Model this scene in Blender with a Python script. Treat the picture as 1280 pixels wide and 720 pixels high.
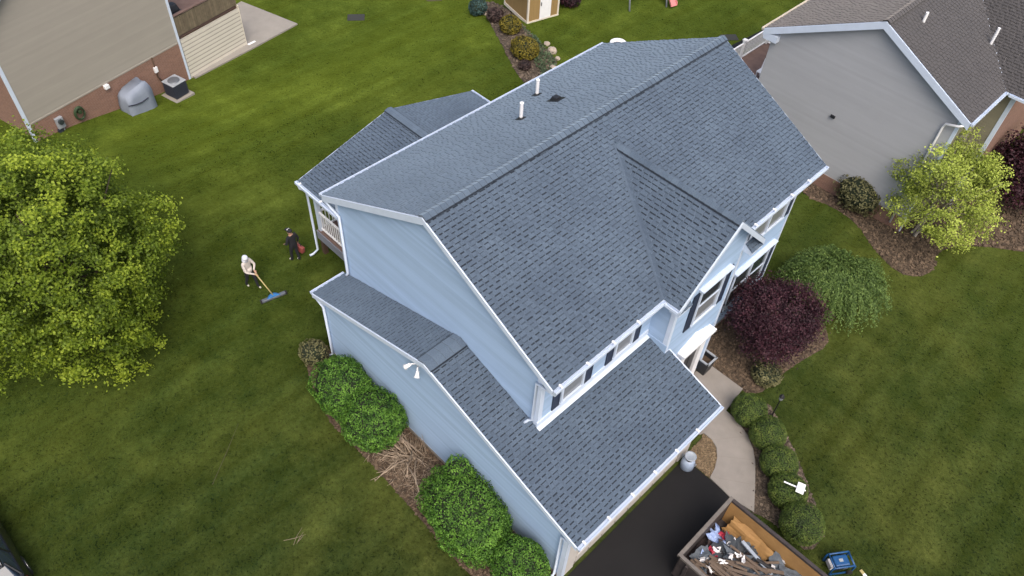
import bpy, bmesh, math, random
from mathutils import Vector, Matrix, noise
random.seed(7)
for o in list(bpy.data.objects): bpy.data.objects.remove(o)
SC = bpy.context.scene
COL = SC.collection
V = Vector
# ------------------------------------------------------------------ camera, world, sun, exposure
CR = Matrix(((0.69978946, -0.5553377, 0.449327), (0.71292066, 0.50317222, -0.48842794), (0.04515358, 0.66213122, 0.74802633)))
CC = V((11.8552, -9.2758, 23.3984)); CF = 982.786
cd = bpy.data.cameras.new('camera'); cam = bpy.data.objects.new('camera', cd); COL.objects.link(cam)
cam.matrix_world = Matrix.Translation(CC) @ CR.to_4x4()
cd.sensor_width = 36.0; cd.lens = CF / 1280 * 36.0; cd.clip_start = 0.1; cd.clip_end = 2000
SC.camera = cam
SUN_EL = math.radians(56); SUN_AZ = math.radians(122)      # azimuth measured from +Y towards +X
w = bpy.data.worlds.new('World'); SC.world = w; w.use_nodes = True
wn = w.node_tree.nodes; wn.clear()
sky = wn.new('ShaderNodeTexSky'); sky.sky_type = 'NISHITA'; sky.sun_disc = False
sky.sun_elevation = SUN_EL; sky.sun_rotation = SUN_AZ; sky.air_density = 1.0; sky.dust_density = 8.0; sky.ozone_density = 1.0
bg = wn.new('ShaderNodeBackground'); bg.inputs['Strength'].default_value = 0.12
wo = wn.new('ShaderNodeOutputWorld')
w.node_tree.links.new(sky.outputs[0], bg.inputs[0]); w.node_tree.links.new(bg.outputs[0], wo.inputs[0])
sl = bpy.data.lights.new('sun', 'SUN'); sl.energy = 0.6; sl.angle = math.radians(40); sl.color = (1.0, 0.97, 0.93)
sun = bpy.data.objects.new('sun', sl); COL.objects.link(sun)
sd = V((math.cos(SUN_EL) * math.sin(SUN_AZ), math.cos(SUN_EL) * math.cos(SUN_AZ), math.sin(SUN_EL)))
sun.rotation_euler = sd.to_track_quat('Z', 'Y').to_euler(); sun.location = sd * 60
SC.view_settings.view_transform = 'Standard'; SC.view_settings.look = 'None'
SC.view_settings.exposure = 0.9; SC.view_settings.gamma = 1.0; SC.view_settings.use_curve_mapping = False
SC.render.engine = 'CYCLES'

# ------------------------------------------------------------------ terrain and pixel-to-ground helper
def sstep(t):
    t = max(0.0, min(1.0, t)); return t * t * (3 - 2 * t)
def gz(x, y): return -1.27 * sstep((-x - 15) / 9) * sstep((y + 4.5) / 9)
def at(px, py, dz=0.0):
    "point where the ray of photo pixel (px,py) meets the ground raised by dz"
    d = CR @ V(((px - 640) / CF, -(py - 360) / CF, -1)); z = dz
    for _ in range(12):
        p = CC + d * ((z - CC.z) / d.z); z = gz(p.x, p.y) + dz
    return p
# ------------------------------------------------------------------ materials
MT = {}
def nodes(name):
    m = bpy.data.materials.new(name); m.use_nodes = True; nt = m.node_tree
    MT[name] = m
    return m, nt, nt.nodes['Principled BSDF'], nt.nodes, nt.links
def ramp(N, stops):
    r = N.new('ShaderNodeValToRGB'); e = r.color_ramp.elements
    while len(e) < len(stops): e.new(0.5)
    for k, (p, c) in enumerate(stops):
        e[k].position = p; e[k].color = (*c, 1)
    return r
def noise_node(N, L, coord, scale, detail=4, rough=0.6, scl=None):
    t = N.new('ShaderNodeTexNoise'); t.inputs['Scale'].default_value = scale; t.inputs['Detail'].default_value = detail; t.inputs['Roughness'].default_value = rough
    if scl:
        mp = N.new('ShaderNodeMapping'); mp.inputs['Scale'].default_value = scl; L.new(coord, mp.inputs[0]); L.new(mp.outputs[0], t.inputs['Vector'])
    else: L.new(coord, t.inputs['Vector'])
    return t
def mix(N, L, fac, a, b, mode='MIX'):
    m = N.new('ShaderNodeMix'); m.data_type = 'RGBA'; m.blend_type = mode
    for s, v in ((0, fac), (6, a), (7, b)):
        if hasattr(v, 'links'): L.new(v, m.inputs[s])
        elif s == 0: m.inputs[0].default_value = v
        else: m.inputs[s].default_value = (*v, 1)
    return m.outputs[2]
def plain(name, c1, c2=None, rough=0.6, scale=6, bump=0.0, bscale=60, metal=0.0, spec=0.5, tone=0.0, stretch=None, coord='pos'):
    "two-tone noise material; tone adds the mesh's own per-piece colour variation"
    m, nt, B, N, L = nodes(name)
    g = N.new('ShaderNodeNewGeometry').outputs['Position'] if coord == 'pos' else N.new('ShaderNodeTexCoord').outputs['Object']
    c2 = c2 or tuple(v * 0.82 for v in c1)
    n = noise_node(N, L, g, scale, 5, 0.65, stretch)
    r = ramp(N, [(0.3, c2), (0.7, c1)]); L.new(n.outputs[0], r.inputs[0]); col = r.outputs[0]
    if tone:
        a = N.new('ShaderNodeAttribute'); a.attribute_name = 'tone'
        mr = N.new('ShaderNodeMapRange'); mr.inputs[3].default_value = 1 - tone; mr.inputs[4].default_value = 1 + tone; L.new(a.outputs['Fac'], mr.inputs[0])
        col = mix(N, L, 1.0, col, mr.outputs[0], 'MULTIPLY')
    L.new(col, B.inputs['Base Color']); B.inputs['Roughness'].default_value = rough; B.inputs['Metallic'].default_value = metal
    B.inputs['Specular IOR Level'].default_value = spec
    if bump:
        nb = noise_node(N, L, g, bscale, 3, 0.6); b = N.new('ShaderNodeBump'); b.inputs['Strength'].default_value = bump; b.inputs['Distance'].default_value = 0.02
        L.new(nb.outputs[0], b.inputs['Height']); L.new(b.outputs[0], B.inputs['Normal'])
    return m
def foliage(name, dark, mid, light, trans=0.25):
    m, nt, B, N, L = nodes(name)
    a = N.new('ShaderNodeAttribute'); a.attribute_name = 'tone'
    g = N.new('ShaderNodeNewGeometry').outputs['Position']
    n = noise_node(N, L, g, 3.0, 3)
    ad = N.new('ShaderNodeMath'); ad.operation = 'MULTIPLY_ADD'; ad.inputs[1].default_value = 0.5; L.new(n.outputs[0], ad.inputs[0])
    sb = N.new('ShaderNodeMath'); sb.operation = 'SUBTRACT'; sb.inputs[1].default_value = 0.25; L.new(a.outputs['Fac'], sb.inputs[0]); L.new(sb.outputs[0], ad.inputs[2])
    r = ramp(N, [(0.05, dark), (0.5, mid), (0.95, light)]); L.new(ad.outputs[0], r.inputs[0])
    L.new(r.outputs[0], B.inputs['Base Color']); B.inputs['Roughness'].default_value = 0.55; B.inputs['Specular IOR Level'].default_value = 0.3
    t = N.new('ShaderNodeBsdfTranslucent'); L.new(r.outputs[0], t.inputs[0])
    ms = N.new('ShaderNodeMixShader'); ms.inputs[0].default_value = trans
    L.new(B.outputs[0], ms.inputs[1]); L.new(t.outputs[0], ms.inputs[2]); L.new(ms.outputs[0], N['Material Output'].inputs[0])
    return m
# asphalt shingles
def shingle_mat(name, dark, mid, light, butt, tint=(0.62, 0.8, 1.0)):
    m, nt, B, N, L = nodes(name)
    a = N.new('ShaderNodeAttribute'); a.attribute_name = 'tone'
    g = N.new('ShaderNodeNewGeometry').outputs['Position']
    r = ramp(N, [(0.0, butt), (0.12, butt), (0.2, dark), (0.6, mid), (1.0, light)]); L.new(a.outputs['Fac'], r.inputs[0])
    n1 = noise_node(N, L, g, 45, 3, 0.7); n2 = noise_node(N, L, g, 0.6, 3, 0.6)
    r1 = ramp(N, [(0.3, (0.72, 0.72, 0.74)), (0.72, (1.3, 1.3, 1.28))]); L.new(n1.outputs[0], r1.inputs[0])
    r2 = ramp(N, [(0.3, (0.84, 0.85, 0.87)), (0.7, (1.14, 1.13, 1.11))]); L.new(n2.outputs[0], r2.inputs[0])
    c = mix(N, L, 1.0, r.outputs[0], r1.outputs[0], 'MULTIPLY'); c = mix(N, L, 1.0, c, r2.outputs[0], 'MULTIPLY')
    L.new(c, B.inputs['Base Color']); B.inputs['Roughness'].default_value = 0.85; B.inputs['Specular IOR Level'].default_value = 0.35
    B.inputs['Sheen Weight'].default_value = 0.55; B.inputs['Sheen Roughness'].default_value = 0.5; B.inputs['Sheen Tint'].default_value = (*tint, 1)
    return m
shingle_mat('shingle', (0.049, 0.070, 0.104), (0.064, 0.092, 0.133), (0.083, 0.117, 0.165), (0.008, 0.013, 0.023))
shingle_mat('shingle_brown', (0.029, 0.029, 0.032), (0.037, 0.036, 0.039), (0.047, 0.045, 0.047), (0.014, 0.014, 0.015), (0.9, 0.85, 0.82))
plain('siding', (0.3115, 0.4367, 0.6229), (0.2896, 0.4062, 0.5794), 0.55, 0.6, tone=0.07, stretch=(1, 1, 4))
plain('trim', (0.5584, 0.6497, 0.7939), (0.5025, 0.5848, 0.7145), 0.45, 3)
plain('white_paint', (0.80, 0.82, 0.85), (0.72, 0.74, 0.78), 0.45, 3)
plain('door_beige', (0.50, 0.48, 0.46), (0.44, 0.42, 0.40), 0.5, 2)
plain('shutter_navy', (0.016, 0.026, 0.055), (0.011, 0.019, 0.043), 0.5, 5)
plain('dark_door', (0.02, 0.022, 0.028), None, 0.4, 5)
plain('black_plastic', (0.018, 0.02, 0.026), (0.012, 0.014, 0.018), 0.5, 8)
plain('black_metal', (0.012, 0.012, 0.014), None, 0.45, 8)
plain('concrete', (0.2465, 0.2295, 0.2125), (0.1923, 0.179, 0.1658), 0.85, 1.3, 0.25, 90)
plain('slab_concrete', (0.272, 0.256, 0.232), (0.223, 0.2099, 0.1902), 0.85, 1.1, 0.2, 90)
plain('foundation', (0.22, 0.20, 0.18), None, 0.9, 3, 0.3, 60)
plain('asphalt', (0.0046, 0.0046, 0.0058), (0.0021, 0.0021, 0.003), 0.7, 0.8, 0.35, 160, spec=0.35)
plain('mulch', (0.0864, 0.0567, 0.0366), (0.0405, 0.0259, 0.0169), 0.95, 7, 1.0, 35)
plain('mulch_grey', (0.0821, 0.0642, 0.0485), (0.0389, 0.0292, 0.0221), 0.95, 8, 1.0, 38)
plain('leaf_litter', (0.095, 0.0686, 0.0461), (0.041, 0.0275, 0.0184), 0.95, 9, 1.0, 30)
plain('chip', (0.121, 0.0863, 0.0576), (0.0605, 0.0421, 0.0277), 0.9, 9, tone=0.5)
plain('chip_grey', (0.121, 0.0952, 0.0715), (0.0648, 0.0487, 0.0369), 0.9, 9, tone=0.5)
plain('gravel', (0.1875, 0.1387, 0.0788), (0.1125, 0.0788, 0.045), 0.9, 14, 0.8, 45)
plain('pebble', (0.2025, 0.15, 0.09), (0.1275, 0.09, 0.0525), 0.8, 12, tone=0.45)
plain('rock', (0.42, 0.37, 0.31), (0.27, 0.23, 0.19), 0.9, 5, 0.6, 20)
plain('beige_siding', (0.3045, 0.2888, 0.2572), (0.2862, 0.2714, 0.2418), 0.6, 0.8, tone=0.04, stretch=(1, 1, 4))
plain('cream_siding', (0.66, 0.62, 0.54), (0.6, 0.56, 0.48), 0.6, 0.8, tone=0.04, stretch=(1, 1, 4))
plain('grey_siding', (0.3572, 0.3754, 0.4058), (0.3358, 0.3528, 0.3814), 0.6, 0.8, tone=0.04, stretch=(1, 1, 4))
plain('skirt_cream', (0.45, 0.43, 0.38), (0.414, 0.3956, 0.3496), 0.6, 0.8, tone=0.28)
plain('olive_siding', (0.2, 0.19, 0.14), (0.18, 0.171, 0.126), 0.6, 0.8, tone=0.04)
plain('tan_panel', (0.30, 0.205, 0.085), (0.26, 0.175, 0.07), 0.7, 1.5, stretch=(6, 6, 0.6), tone=0.08)
plain('wood_rail', (0.17, 0.14, 0.095), (0.11, 0.09, 0.06), 0.8, 4, tone=0.15)
plain('wood_dark', (0.075, 0.045, 0.028), (0.05, 0.03, 0.02), 0.85, 4)
plain('deck_floor', (0.15, 0.10, 0.085), (0.11, 0.07, 0.06), 0.8, 3)
plain('skirt_grey', (0.20, 0.22, 0.27), None, 0.7, 3)
plain('bark', (0.11, 0.085, 0.065), (0.055, 0.043, 0.034), 0.95, 8, 0.8, 30)
plain('pale_bark', (0.36, 0.33, 0.28), (0.22, 0.20, 0.17), 0.9, 6, 0.4, 30)
plain('twig', (0.36, 0.29, 0.22), (0.2, 0.155, 0.115), 0.9, 6, tone=0.4)
plain('rust_steel', (0.045, 0.035, 0.034), (0.022, 0.018, 0.019), 0.7, 4, 0.3, 30)
plain('steel_rim', (0.16, 0.145, 0.13), (0.09, 0.08, 0.075), 0.6, 5)
plain('tan_liner', (0.375, 0.2184, 0.0808), (0.27, 0.1482, 0.051), 0.75, 1.6, 0.2, 25)
plain('scrap_dark', (0.05, 0.062, 0.075), (0.03, 0.037, 0.047), 0.85, 6, 0.3, 50)
plain('scrap_mid', (0.10, 0.12, 0.145), (0.06, 0.075, 0.095), 0.85, 6, 0.3, 50)
plain('scrap_brown', (0.04, 0.026, 0.026), (0.022, 0.016, 0.017), 0.9, 6, 0.3, 50)
plain('old_board', (0.147, 0.1087, 0.08), (0.07, 0.0488, 0.036), 0.85, 6, stretch=(1, 6, 6), coord='obj')
plain('tarp_blue', (0.36, 0.47, 0.72), (0.18, 0.26, 0.5), 0.5, 9)
plain('paper_white', (0.72, 0.72, 0.74), None, 0.7, 6)
plain('red_stuff', (0.38, 0.03, 0.06), None, 0.55, 6)
plain('blue_machine', (0.012, 0.084, 0.24), (0.0072, 0.054, 0.168), 0.4, 6)
plain('sweeper_blue', (0.03, 0.16, 0.42), None, 0.45, 6)
plain('steel_grey', (0.16, 0.18, 0.21), None, 0.45, 6, metal=0.4)
plain('yellow_pole', (0.42, 0.36, 0.16), None, 0.55, 6)
plain('cover_grey', (0.22, 0.26, 0.33), (0.18, 0.215, 0.28), 0.7, 2, 0.3, 9)
plain('ac_dark', (0.03, 0.035, 0.055), None, 0.5, 6)
plain('ac_top', (0.30, 0.33, 0.37), None, 0.5, 6)
plain('galvanised', (0.36, 0.41, 0.47), (0.26, 0.30, 0.36), 0.45, 7, metal=0.3)
plain('enamel_blue', (0.30, 0.38, 0.5), (0.22, 0.28, 0.4), 0.4, 5)
plain('hose_green', (0.03, 0.06, 0.025), None, 0.6, 9)
plain('slide_pink', (0.62, 0.22, 0.22), None, 0.4, 4)
plain('grey_frame', (0.30, 0.33, 0.40), None, 0.5, 4)
plain('car_paint', (0.012, 0.013, 0.016), None, 0.25, 3, spec=0.6)
plain('tyre', (0.015, 0.015, 0.016), None, 0.85, 9)
plain('chrome', (0.5, 0.5, 0.52), None, 0.25, 5, metal=0.9)
plain('tail_red', (0.45, 0.02, 0.03), None, 0.25, 3)
plain('skin', (0.42, 0.25, 0.18), None, 0.6, 5)
plain('shirt_pale', (0.527, 0.494, 0.47), (0.442, 0.4085, 0.39), 0.85, 9)
plain('hood_white', (0.66, 0.71, 0.82), None, 0.85, 9)
plain('cloth_black', (0.008, 0.009, 0.014), (0.014, 0.015, 0.022), 0.9, 9)
plain('shoe_pale', (0.6, 0.58, 0.52), None, 0.7, 9)
plain('bag_red', (0.28, 0.07, 0.06), (0.2, 0.05, 0.045), 0.6, 9)
plain('mat_dark', (0.03, 0.032, 0.03), None, 0.85, 9)
def glass(name, c):
    m, nt, B, N, L = nodes(name)
    B.inputs['Base Color'].default_value = (*c, 1); B.inputs['Roughness'].default_value = 0.08; B.inputs['Specular IOR Level'].default_value = 0.6
glass('pane_dark', (0.03, 0.04, 0.045)); glass('pane_blind', (0.20, 0.215, 0.235)); glass('car_glass', (0.03, 0.045, 0.07))
# brick walls (bricks are only a few pixels here)
def brick_mat(name):
    m, nt, B, N, L = nodes(name)
    tc = N.new('ShaderNodeNewGeometry'); sp = N.new('ShaderNodeSeparateXYZ'); L.new(tc.outputs['Position'], sp.inputs[0])
    ad = N.new('ShaderNodeMath'); ad.operation = 'ADD'; L.new(sp.outputs[0], ad.inputs[0]); L.new(sp.outputs[1], ad.inputs[1])
    cb = N.new('ShaderNodeCombineXYZ'); L.new(ad.outputs[0], cb.inputs[0]); L.new(sp.outputs[2], cb.inputs[1])
    b = N.new('ShaderNodeTexBrick'); b.inputs['Scale'].default_value = 1; b.inputs['Brick Width'].default_value = 0.21; b.inputs['Row Height'].default_value = 0.075
    b.inputs['Mortar Size'].default_value = 0.006; b.inputs['Color1'].default_value = (0.23, 0.13, 0.095, 1); b.inputs['Color2'].default_value = (0.18, 0.1, 0.075, 1); b.inputs['Mortar'].default_value = (0.25, 0.18, 0.15, 1)
    L.new(cb.outputs[0], b.inputs['Vector']); L.new(b.outputs[0], B.inputs['Base Color']); B.inputs['Roughness'].default_value = 0.85
brick_mat('brick')
foliage('leaf_maple', (0.0566, 0.0935, 0.0111), (0.1509, 0.2255, 0.0198), (0.3396, 0.4291, 0.0432), 0.4)
foliage('leaf_shrub', (0.0161, 0.0529, 0.0081), (0.0689, 0.1686, 0.0195), (0.1722, 0.3494, 0.0516), 0.3)
foliage('leaf_box', (0.0245, 0.0468, 0.0107), (0.0668, 0.1113, 0.0191), (0.1392, 0.1837, 0.0362), 0.2)
foliage('leaf_weep', (0.0359, 0.072, 0.018), (0.0988, 0.1641, 0.0405), (0.1975, 0.2911, 0.0808), 0.3)
foliage('leaf_maroon', (0.0137, 0.0052, 0.0094), (0.0341, 0.0114, 0.0199), (0.0731, 0.0229, 0.0351), 0.2)
foliage('leaf_lime', (0.1448, 0.184, 0.0429), (0.3541, 0.4382, 0.0752), (0.6439, 0.7537, 0.1717), 0.4)
foliage('leaf_gold', (0.0587, 0.0538, 0.0098), (0.1466, 0.1221, 0.0146), (0.2444, 0.2053, 0.0293), 0.25)
foliage('leaf_olive', (0.0585, 0.0585, 0.0293), (0.117, 0.117, 0.0527), (0.1989, 0.193, 0.0936), 0.2)
foliage('leaf_brown', (0.02, 0.012, 0.012), (0.05, 0.032, 0.03), (0.09, 0.06, 0.055), 0.2)
foliage('leaf_juniper', (0.025, 0.05, 0.025), (0.06, 0.10, 0.05), (0.12, 0.17, 0.09), 0.15)
foliage('leaf_teal', (0.01, 0.03, 0.03), (0.03, 0.07, 0.07), (0.07, 0.13, 0.12), 0.15)
# lawn
def lawn_mat(name, blade):
    m, nt, B, N, L = nodes(name)
    g = N.new('ShaderNodeNewGeometry').outputs['Position']
    big = noise_node(N, L, g, 0.17, 4, 0.6); midn = noise_node(N, L, g, 0.8, 5, 0.7); fine = noise_node(N, L, g, 7, 5, 0.75); vf = noise_node(N, L, g, 34, 3, 0.8)
    mp = N.new('ShaderNodeMapping'); mp.inputs['Rotation'].default_value = (0, 0, 0.5); mp.inputs['Scale'].default_value = (1.5, 0.16, 1); L.new(g, mp.inputs[0])
    mow = noise_node(N, L, mp.outputs[0], 1.0, 3, 0.5)
    # turf colour runs from darker on the street side to brighter behind the houses
    sp = N.new('ShaderNodeSeparateXYZ'); L.new(g, sp.inputs[0])
    k = N.new('ShaderNodeMath'); k.operation = 'MULTIPLY_ADD'; k.inputs[1].default_value = -5.3; L.new(sp.outputs[0], k.inputs[0]); L.new(sp.outputs[1], k.inputs[2])
    mr = N.new('ShaderNodeMapRange'); mr.inputs[1].default_value = -30; mr.inputs[2].default_value = 105; L.new(k.outputs[0], mr.inputs[0])
    base = mix(N, L, mr.outputs[0], (0.0115, 0.0215, 0.0085), (0.014, 0.027, 0.0065))
    yel = mix(N, L, mr.outputs[0], (0.050, 0.058, 0.0165), (0.052, 0.072, 0.0125))
    r1 = ramp(N, [(0.46, (0, 0, 0)), (0.6, (1, 1, 1))]); L.new(big.outputs[0], r1.inputs[0])
    r2 = ramp(N, [(0.38, (0, 0, 0)), (0.68, (1, 1, 1))]); L.new(midn.outputs[0], r2.inputs[0])
    f1 = N.new('ShaderNodeMath'); f1.operation = 'MULTIPLY_ADD'; f1.inputs[1].default_value = 0.5; L.new(r1.outputs[0], f1.inputs[0])
    f2 = N.new('ShaderNodeMath'); f2.operation = 'MULTIPLY'; f2.inputs[1].default_value = 0.42; L.new(r2.outputs[0], f2.inputs[0]); L.new(f2.outputs[0], f1.inputs[2])
    c = mix(N, L, f1.outputs[0], base, yel)
    for src, lo, hi in ((mow, 0.68, 1.32), (midn, 0.78, 1.22), (fine, 0.62, 1.38), (vf, 0.75, 1.25)):
        r = ramp(N, [(0.3, (lo,) * 3), (0.7, (hi,) * 3)]); L.new(src.outputs[0], r.inputs[0]); c = mix(N, L, 1.0, c, r.outputs[0], 'MULTIPLY')
    B.inputs['Roughness'].default_value = 1.0; B.inputs['Specular IOR Level'].default_value = 0.0
    if blade:
        a = N.new('ShaderNodeAttribute'); a.attribute_name = 'tone'; q = N.new('ShaderNodeMapRange'); q.inputs[3].default_value = 0.8; q.inputs[4].default_value = 1.7; L.new(a.outputs['Fac'], q.inputs[0])
        c = mix(N, L, 1.0, c, q.outputs[0], 'MULTIPLY'); L.new(c, B.inputs['Base Color'])
        t = N.new('ShaderNodeBsdfTranslucent'); L.new(c, t.inputs[0]); ms = N.new('ShaderNodeMixShader'); ms.inputs[0].default_value = 0.3
        L.new(B.outputs[0], ms.inputs[1]); L.new(t.outputs[0], ms.inputs[2]); L.new(ms.outputs[0], N['Material Output'].inputs[0]); return
    L.new(c, B.inputs['Base Color']); B.inputs['Sheen Weight'].default_value = 0.3; B.inputs['Sheen Roughness'].default_value = 0.6; B.inputs['Sheen Tint'].default_value = (0.45, 0.6, 0.06, 1)
    b = N.new('ShaderNodeBump'); b.inputs['Strength'].default_value = 0.8; b.inputs['Distance'].default_value = 0.05; L.new(fine.outputs[0], b.inputs['Height'])
    b2 = N.new('ShaderNodeBump'); b2.inputs['Strength'].default_value = 0.7; b2.inputs['Distance'].default_value = 0.02; L.new(vf.outputs[0], b2.inputs['Height']); L.new(b.outputs[0], b2.inputs['Normal'])
    L.new(b2.outputs[0], B.inputs['Normal'])
lawn_mat('lawn', False); lawn_mat('grass_blade', True)

# ------------------------------------------------------------------ mesh builder
WM = {}
def thing(name, loc, label, cat, group=None, rz=0.0):
    o = bpy.data.objects.new(name, None); COL.objects.link(o); o.empty_display_size = 0.2
    o.location = loc; o.rotation_euler = (0, 0, rz); WM[o] = Matrix.Translation(V(loc)) @ Matrix.Rotation(rz, 4, 'Z')
    return tag(o, label, cat, group)
def tag(o, label=None, cat=None, group=None, kind=None):
    if label: o['label'] = label
    if cat: o['category'] = cat
    if group: o['group'] = group
    if kind: o['kind'] = kind
    return o
class MB:
    def __init__(s): s.v = []; s.f = []; s.t = []; s.m = []; s.tone = 0.5; s.mi = 0
    def face(s, pts, tone=None):
        b = len(s.v); s.v += [tuple(p) for p in pts]; s.f.append(tuple(range(b, b + len(pts)))); s.t.append(s.tone if tone is None else tone); s.m.append(s.mi)
    def hexa(s, p, tone=None, tones=None):
        "p: 8 points, bottom ring 0-3 (ccw from above) then top ring 4-7"
        b = len(s.v); s.v += [tuple(q) for q in p]
        for k, q in enumerate(((3, 2, 1, 0), (4, 5, 6, 7), (0, 1, 5, 4), (1, 2, 6, 5), (2, 3, 7, 6), (3, 0, 4, 7))):
            s.f.append(tuple(b + i for i in q)); s.t.append(tones[k] if tones else (s.tone if tone is None else tone)); s.m.append(s.mi)
        return s
    def box(s, x0, x1, y0, y1, z0, z1, M=None, tone=None):
        p = [V(q) for q in ((x0, y0, z0), (x1, y0, z0), (x1, y1, z0), (x0, y1, z0), (x0, y0, z1), (x1, y0, z1), (x1, y1, z1), (x0, y1, z1))]
        if M is not None: p = [M @ q for q in p]
        return s.hexa(p, tone)
    def obox(s, o, a, b, c, tone=None):
        o, a, b, c = V(o), V(a), V(b), V(c)
        if a.cross(b).dot(c) < 0: a, b = b, a
        return s.hexa([o, o + a, o + a + b, o + b, o + c, o + a + c, o + a + b + c, o + b + c], tone)
    def prism(s, poly, off, tone=None):
        poly = [V(p) for p in poly]; off = V(off); n = len(poly); b = len(s.v)
        nn = V((0, 0, 0))
        for i in range(n): nn += poly[i].cross(poly[(i + 1) % n])
        if nn.dot(off) < 0: poly = poly[::-1]
        s.v += [tuple(p) for p in poly] + [tuple(p + off) for p in poly]
        fs = [tuple(range(b + n - 1, b - 1, -1)), tuple(range(b + n, b + 2 * n))] + [(b + i, b + (i + 1) % n, b + n + (i + 1) % n, b + n + i) for i in range(n)]
        for q in fs: s.f.append(q); s.t.append(s.tone if tone is None else tone); s.m.append(s.mi)
        return s
    def tube(s, pts, r, n=8, cap=True, tone=None):
        pts = [V(p) for p in pts]; rs = r if isinstance(r, (list, tuple)) else [r] * len(pts); b = len(s.v); up = None
        for i, p in enumerate(pts):
            d = (pts[min(i + 1, len(pts) - 1)] - pts[max(i - 1, 0)]).normalized()
            if up is None: up = d.orthogonal().normalized()
            else:
                up = (up - d * up.dot(d)); up = up.normalized() if up.length > 1e-6 else d.orthogonal().normalized()
            q = d.cross(up)
            for k in range(n):
                a = 2 * math.pi * k / n; s.v.append(tuple(p + (up * math.cos(a) + q * math.sin(a)) * rs[i]))
        tn = s.tone if tone is None else tone
        for i in range(len(pts) - 1):
            for k in range(n):
                s.f.append((b + i * n + k, b + i * n + (k + 1) % n, b + (i + 1) * n + (k + 1) % n, b + (i + 1) * n + k)); s.t.append(tn); s.m.append(s.mi)
        if cap:
            s.f.append(tuple(b + k for k in range(n - 1, -1, -1))); s.f.append(tuple(b + (len(pts) - 1) * n + k for k in range(n))); s.t += [tn, tn]; s.m += [s.mi] * 2
        return s
    def lathe(s, c, prof, n=16, tone=None):
        "prof: list of (r, z); about the vertical through c"
        c = V(c); b = len(s.v); tn = s.tone if tone is None else tone
        for r, z in prof:
            for k in range(n):
                a = 2 * math.pi * k / n; s.v.append((c.x + r * math.cos(a), c.y + r * math.sin(a), c.z + z))
        for i in range(len(prof) - 1):
            for k in range(n):
                s.f.append((b + i * n + k, b + i * n + (k + 1) % n, b + (i + 1) * n + (k + 1) % n, b + (i + 1) * n + k)); s.t.append(tn); s.m.append(s.mi)
        s.f.append(tuple(b + k for k in range(n - 1, -1, -1))); s.f.append(tuple(b + (len(prof) - 1) * n + k for k in range(n))); s.t += [tn, tn]; s.m += [s.mi] * 2
        return s
    def mesh(s, name, origin=V((0, 0, 0)), smooth=False, mats=()):
        me = bpy.data.meshes.new(name); o = V(origin)
        me.from_pydata([(v[0] - o.x, v[1] - o.y, v[2] - o.z) for v in s.v], [], s.f)
        at_ = me.attributes.new('tone', 'FLOAT', 'FACE'); at_.data.foreach_set('value', s.t)
        for m in mats: me.materials.append(MT[m])
        me.polygons.foreach_set('material_index', s.m)
        if smooth: me.polygons.foreach_set('use_smooth', [True] * len(s.f))
        return me
    def build(s, name, mats, parent=None, smooth=False, bevel=0, kind=None, base=False, label=None):
        if isinstance(mats, str): mats = (mats,)
        lo = V([min(v[k] for v in s.v) for k in range(3)]); hi = V([max(v[k] for v in s.v) for k in range(3)]); c = (lo + hi) / 2
        if base: c.z = lo.z
        o = bpy.data.objects.new(name, s.mesh(name, c, smooth, mats)); COL.objects.link(o); o.location = c; WM[o] = Matrix.Translation(c)
        if parent is not None: o.parent = parent; o.matrix_parent_inverse = WM[parent].inverted()
        if bevel:
            bv = o.modifiers.new('bevel', 'BEVEL'); bv.width = bevel; bv.segments = 2; bv.limit_method = 'ANGLE'
        if kind: o['kind'] = kind
        if label: o['label'] = label
        return o
def inst(name, me, parent, M):
    o = bpy.data.objects.new(name, me); COL.objects.link(o)
    o.parent = parent; o.matrix_parent_inverse = WM[parent].inverted(); o.matrix_basis = M; WM[o] = M
    return o
def clip_band(poly, z0, z1):
    "poly: list of (s, z), convex; keep z0<=z<=z1"
    def half(P, zz, keep_above):
        out = []
        for i in range(len(P)):
            a, b = P[i], P[(i + 1) % len(P)]
            ia = (a[1] >= zz) if keep_above else (a[1] <= zz); ib = (b[1] >= zz) if keep_above else (b[1] <= zz)
            if ia: out.append(a)
            if ia != ib:
                t = (zz - a[1]) / (b[1] - a[1]); out.append((a[0] + t * (b[0] - a[0]), zz))
        return out
    P = half(poly, z0, True)
    return half(P, z1, False) if len(P) > 2 else []
def lap_wall(mb, O, T, Nn, poly, expo=0.115, thick=0.012, back=0.12):
    "lap siding: poly of (s,z) on the plane through O with horizontal direction T and outward normal Nn"
    O, T, Nn = V(O), V(T).normalized(), V(Nn).normalized()
    z0 = min(p[1] for p in poly); z1 = max(p[1] for p in poly); k = 0
    P3 = lambda s, z, d: O + T * s + V((0, 0, z)) + Nn * d
    while z0 + k * expo < z1 - 1e-4:
        a = z0 + k * expo; b = min(a + expo, z1); c = clip_band(poly, a, b); k += 1
        if len(c) < 3: continue
        tn = random.random()
        pts = [P3(s, z, thick * (1 - (z - a) / expo)) for s, z in c]
        nn = V((0, 0, 0))
        for i in range(len(pts)): nn += (pts[i] - pts[0]).cross(pts[(i + 1) % len(pts)] - pts[0])
        mb.face(pts if nn.dot(Nn) > 0 else pts[::-1], tn)
        bot = sorted([s for s, z in c if abs(z - a) < 1e-5])
        if len(bot) > 1: mb.face([P3(bot[0], a, 0), P3(bot[-1], a, 0), P3(bot[-1], a, thick), P3(bot[0], a, thick)], 0.3)
    mb.prism([P3(s, z, -0.002) for s, z in poly], -Nn * back)
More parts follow.
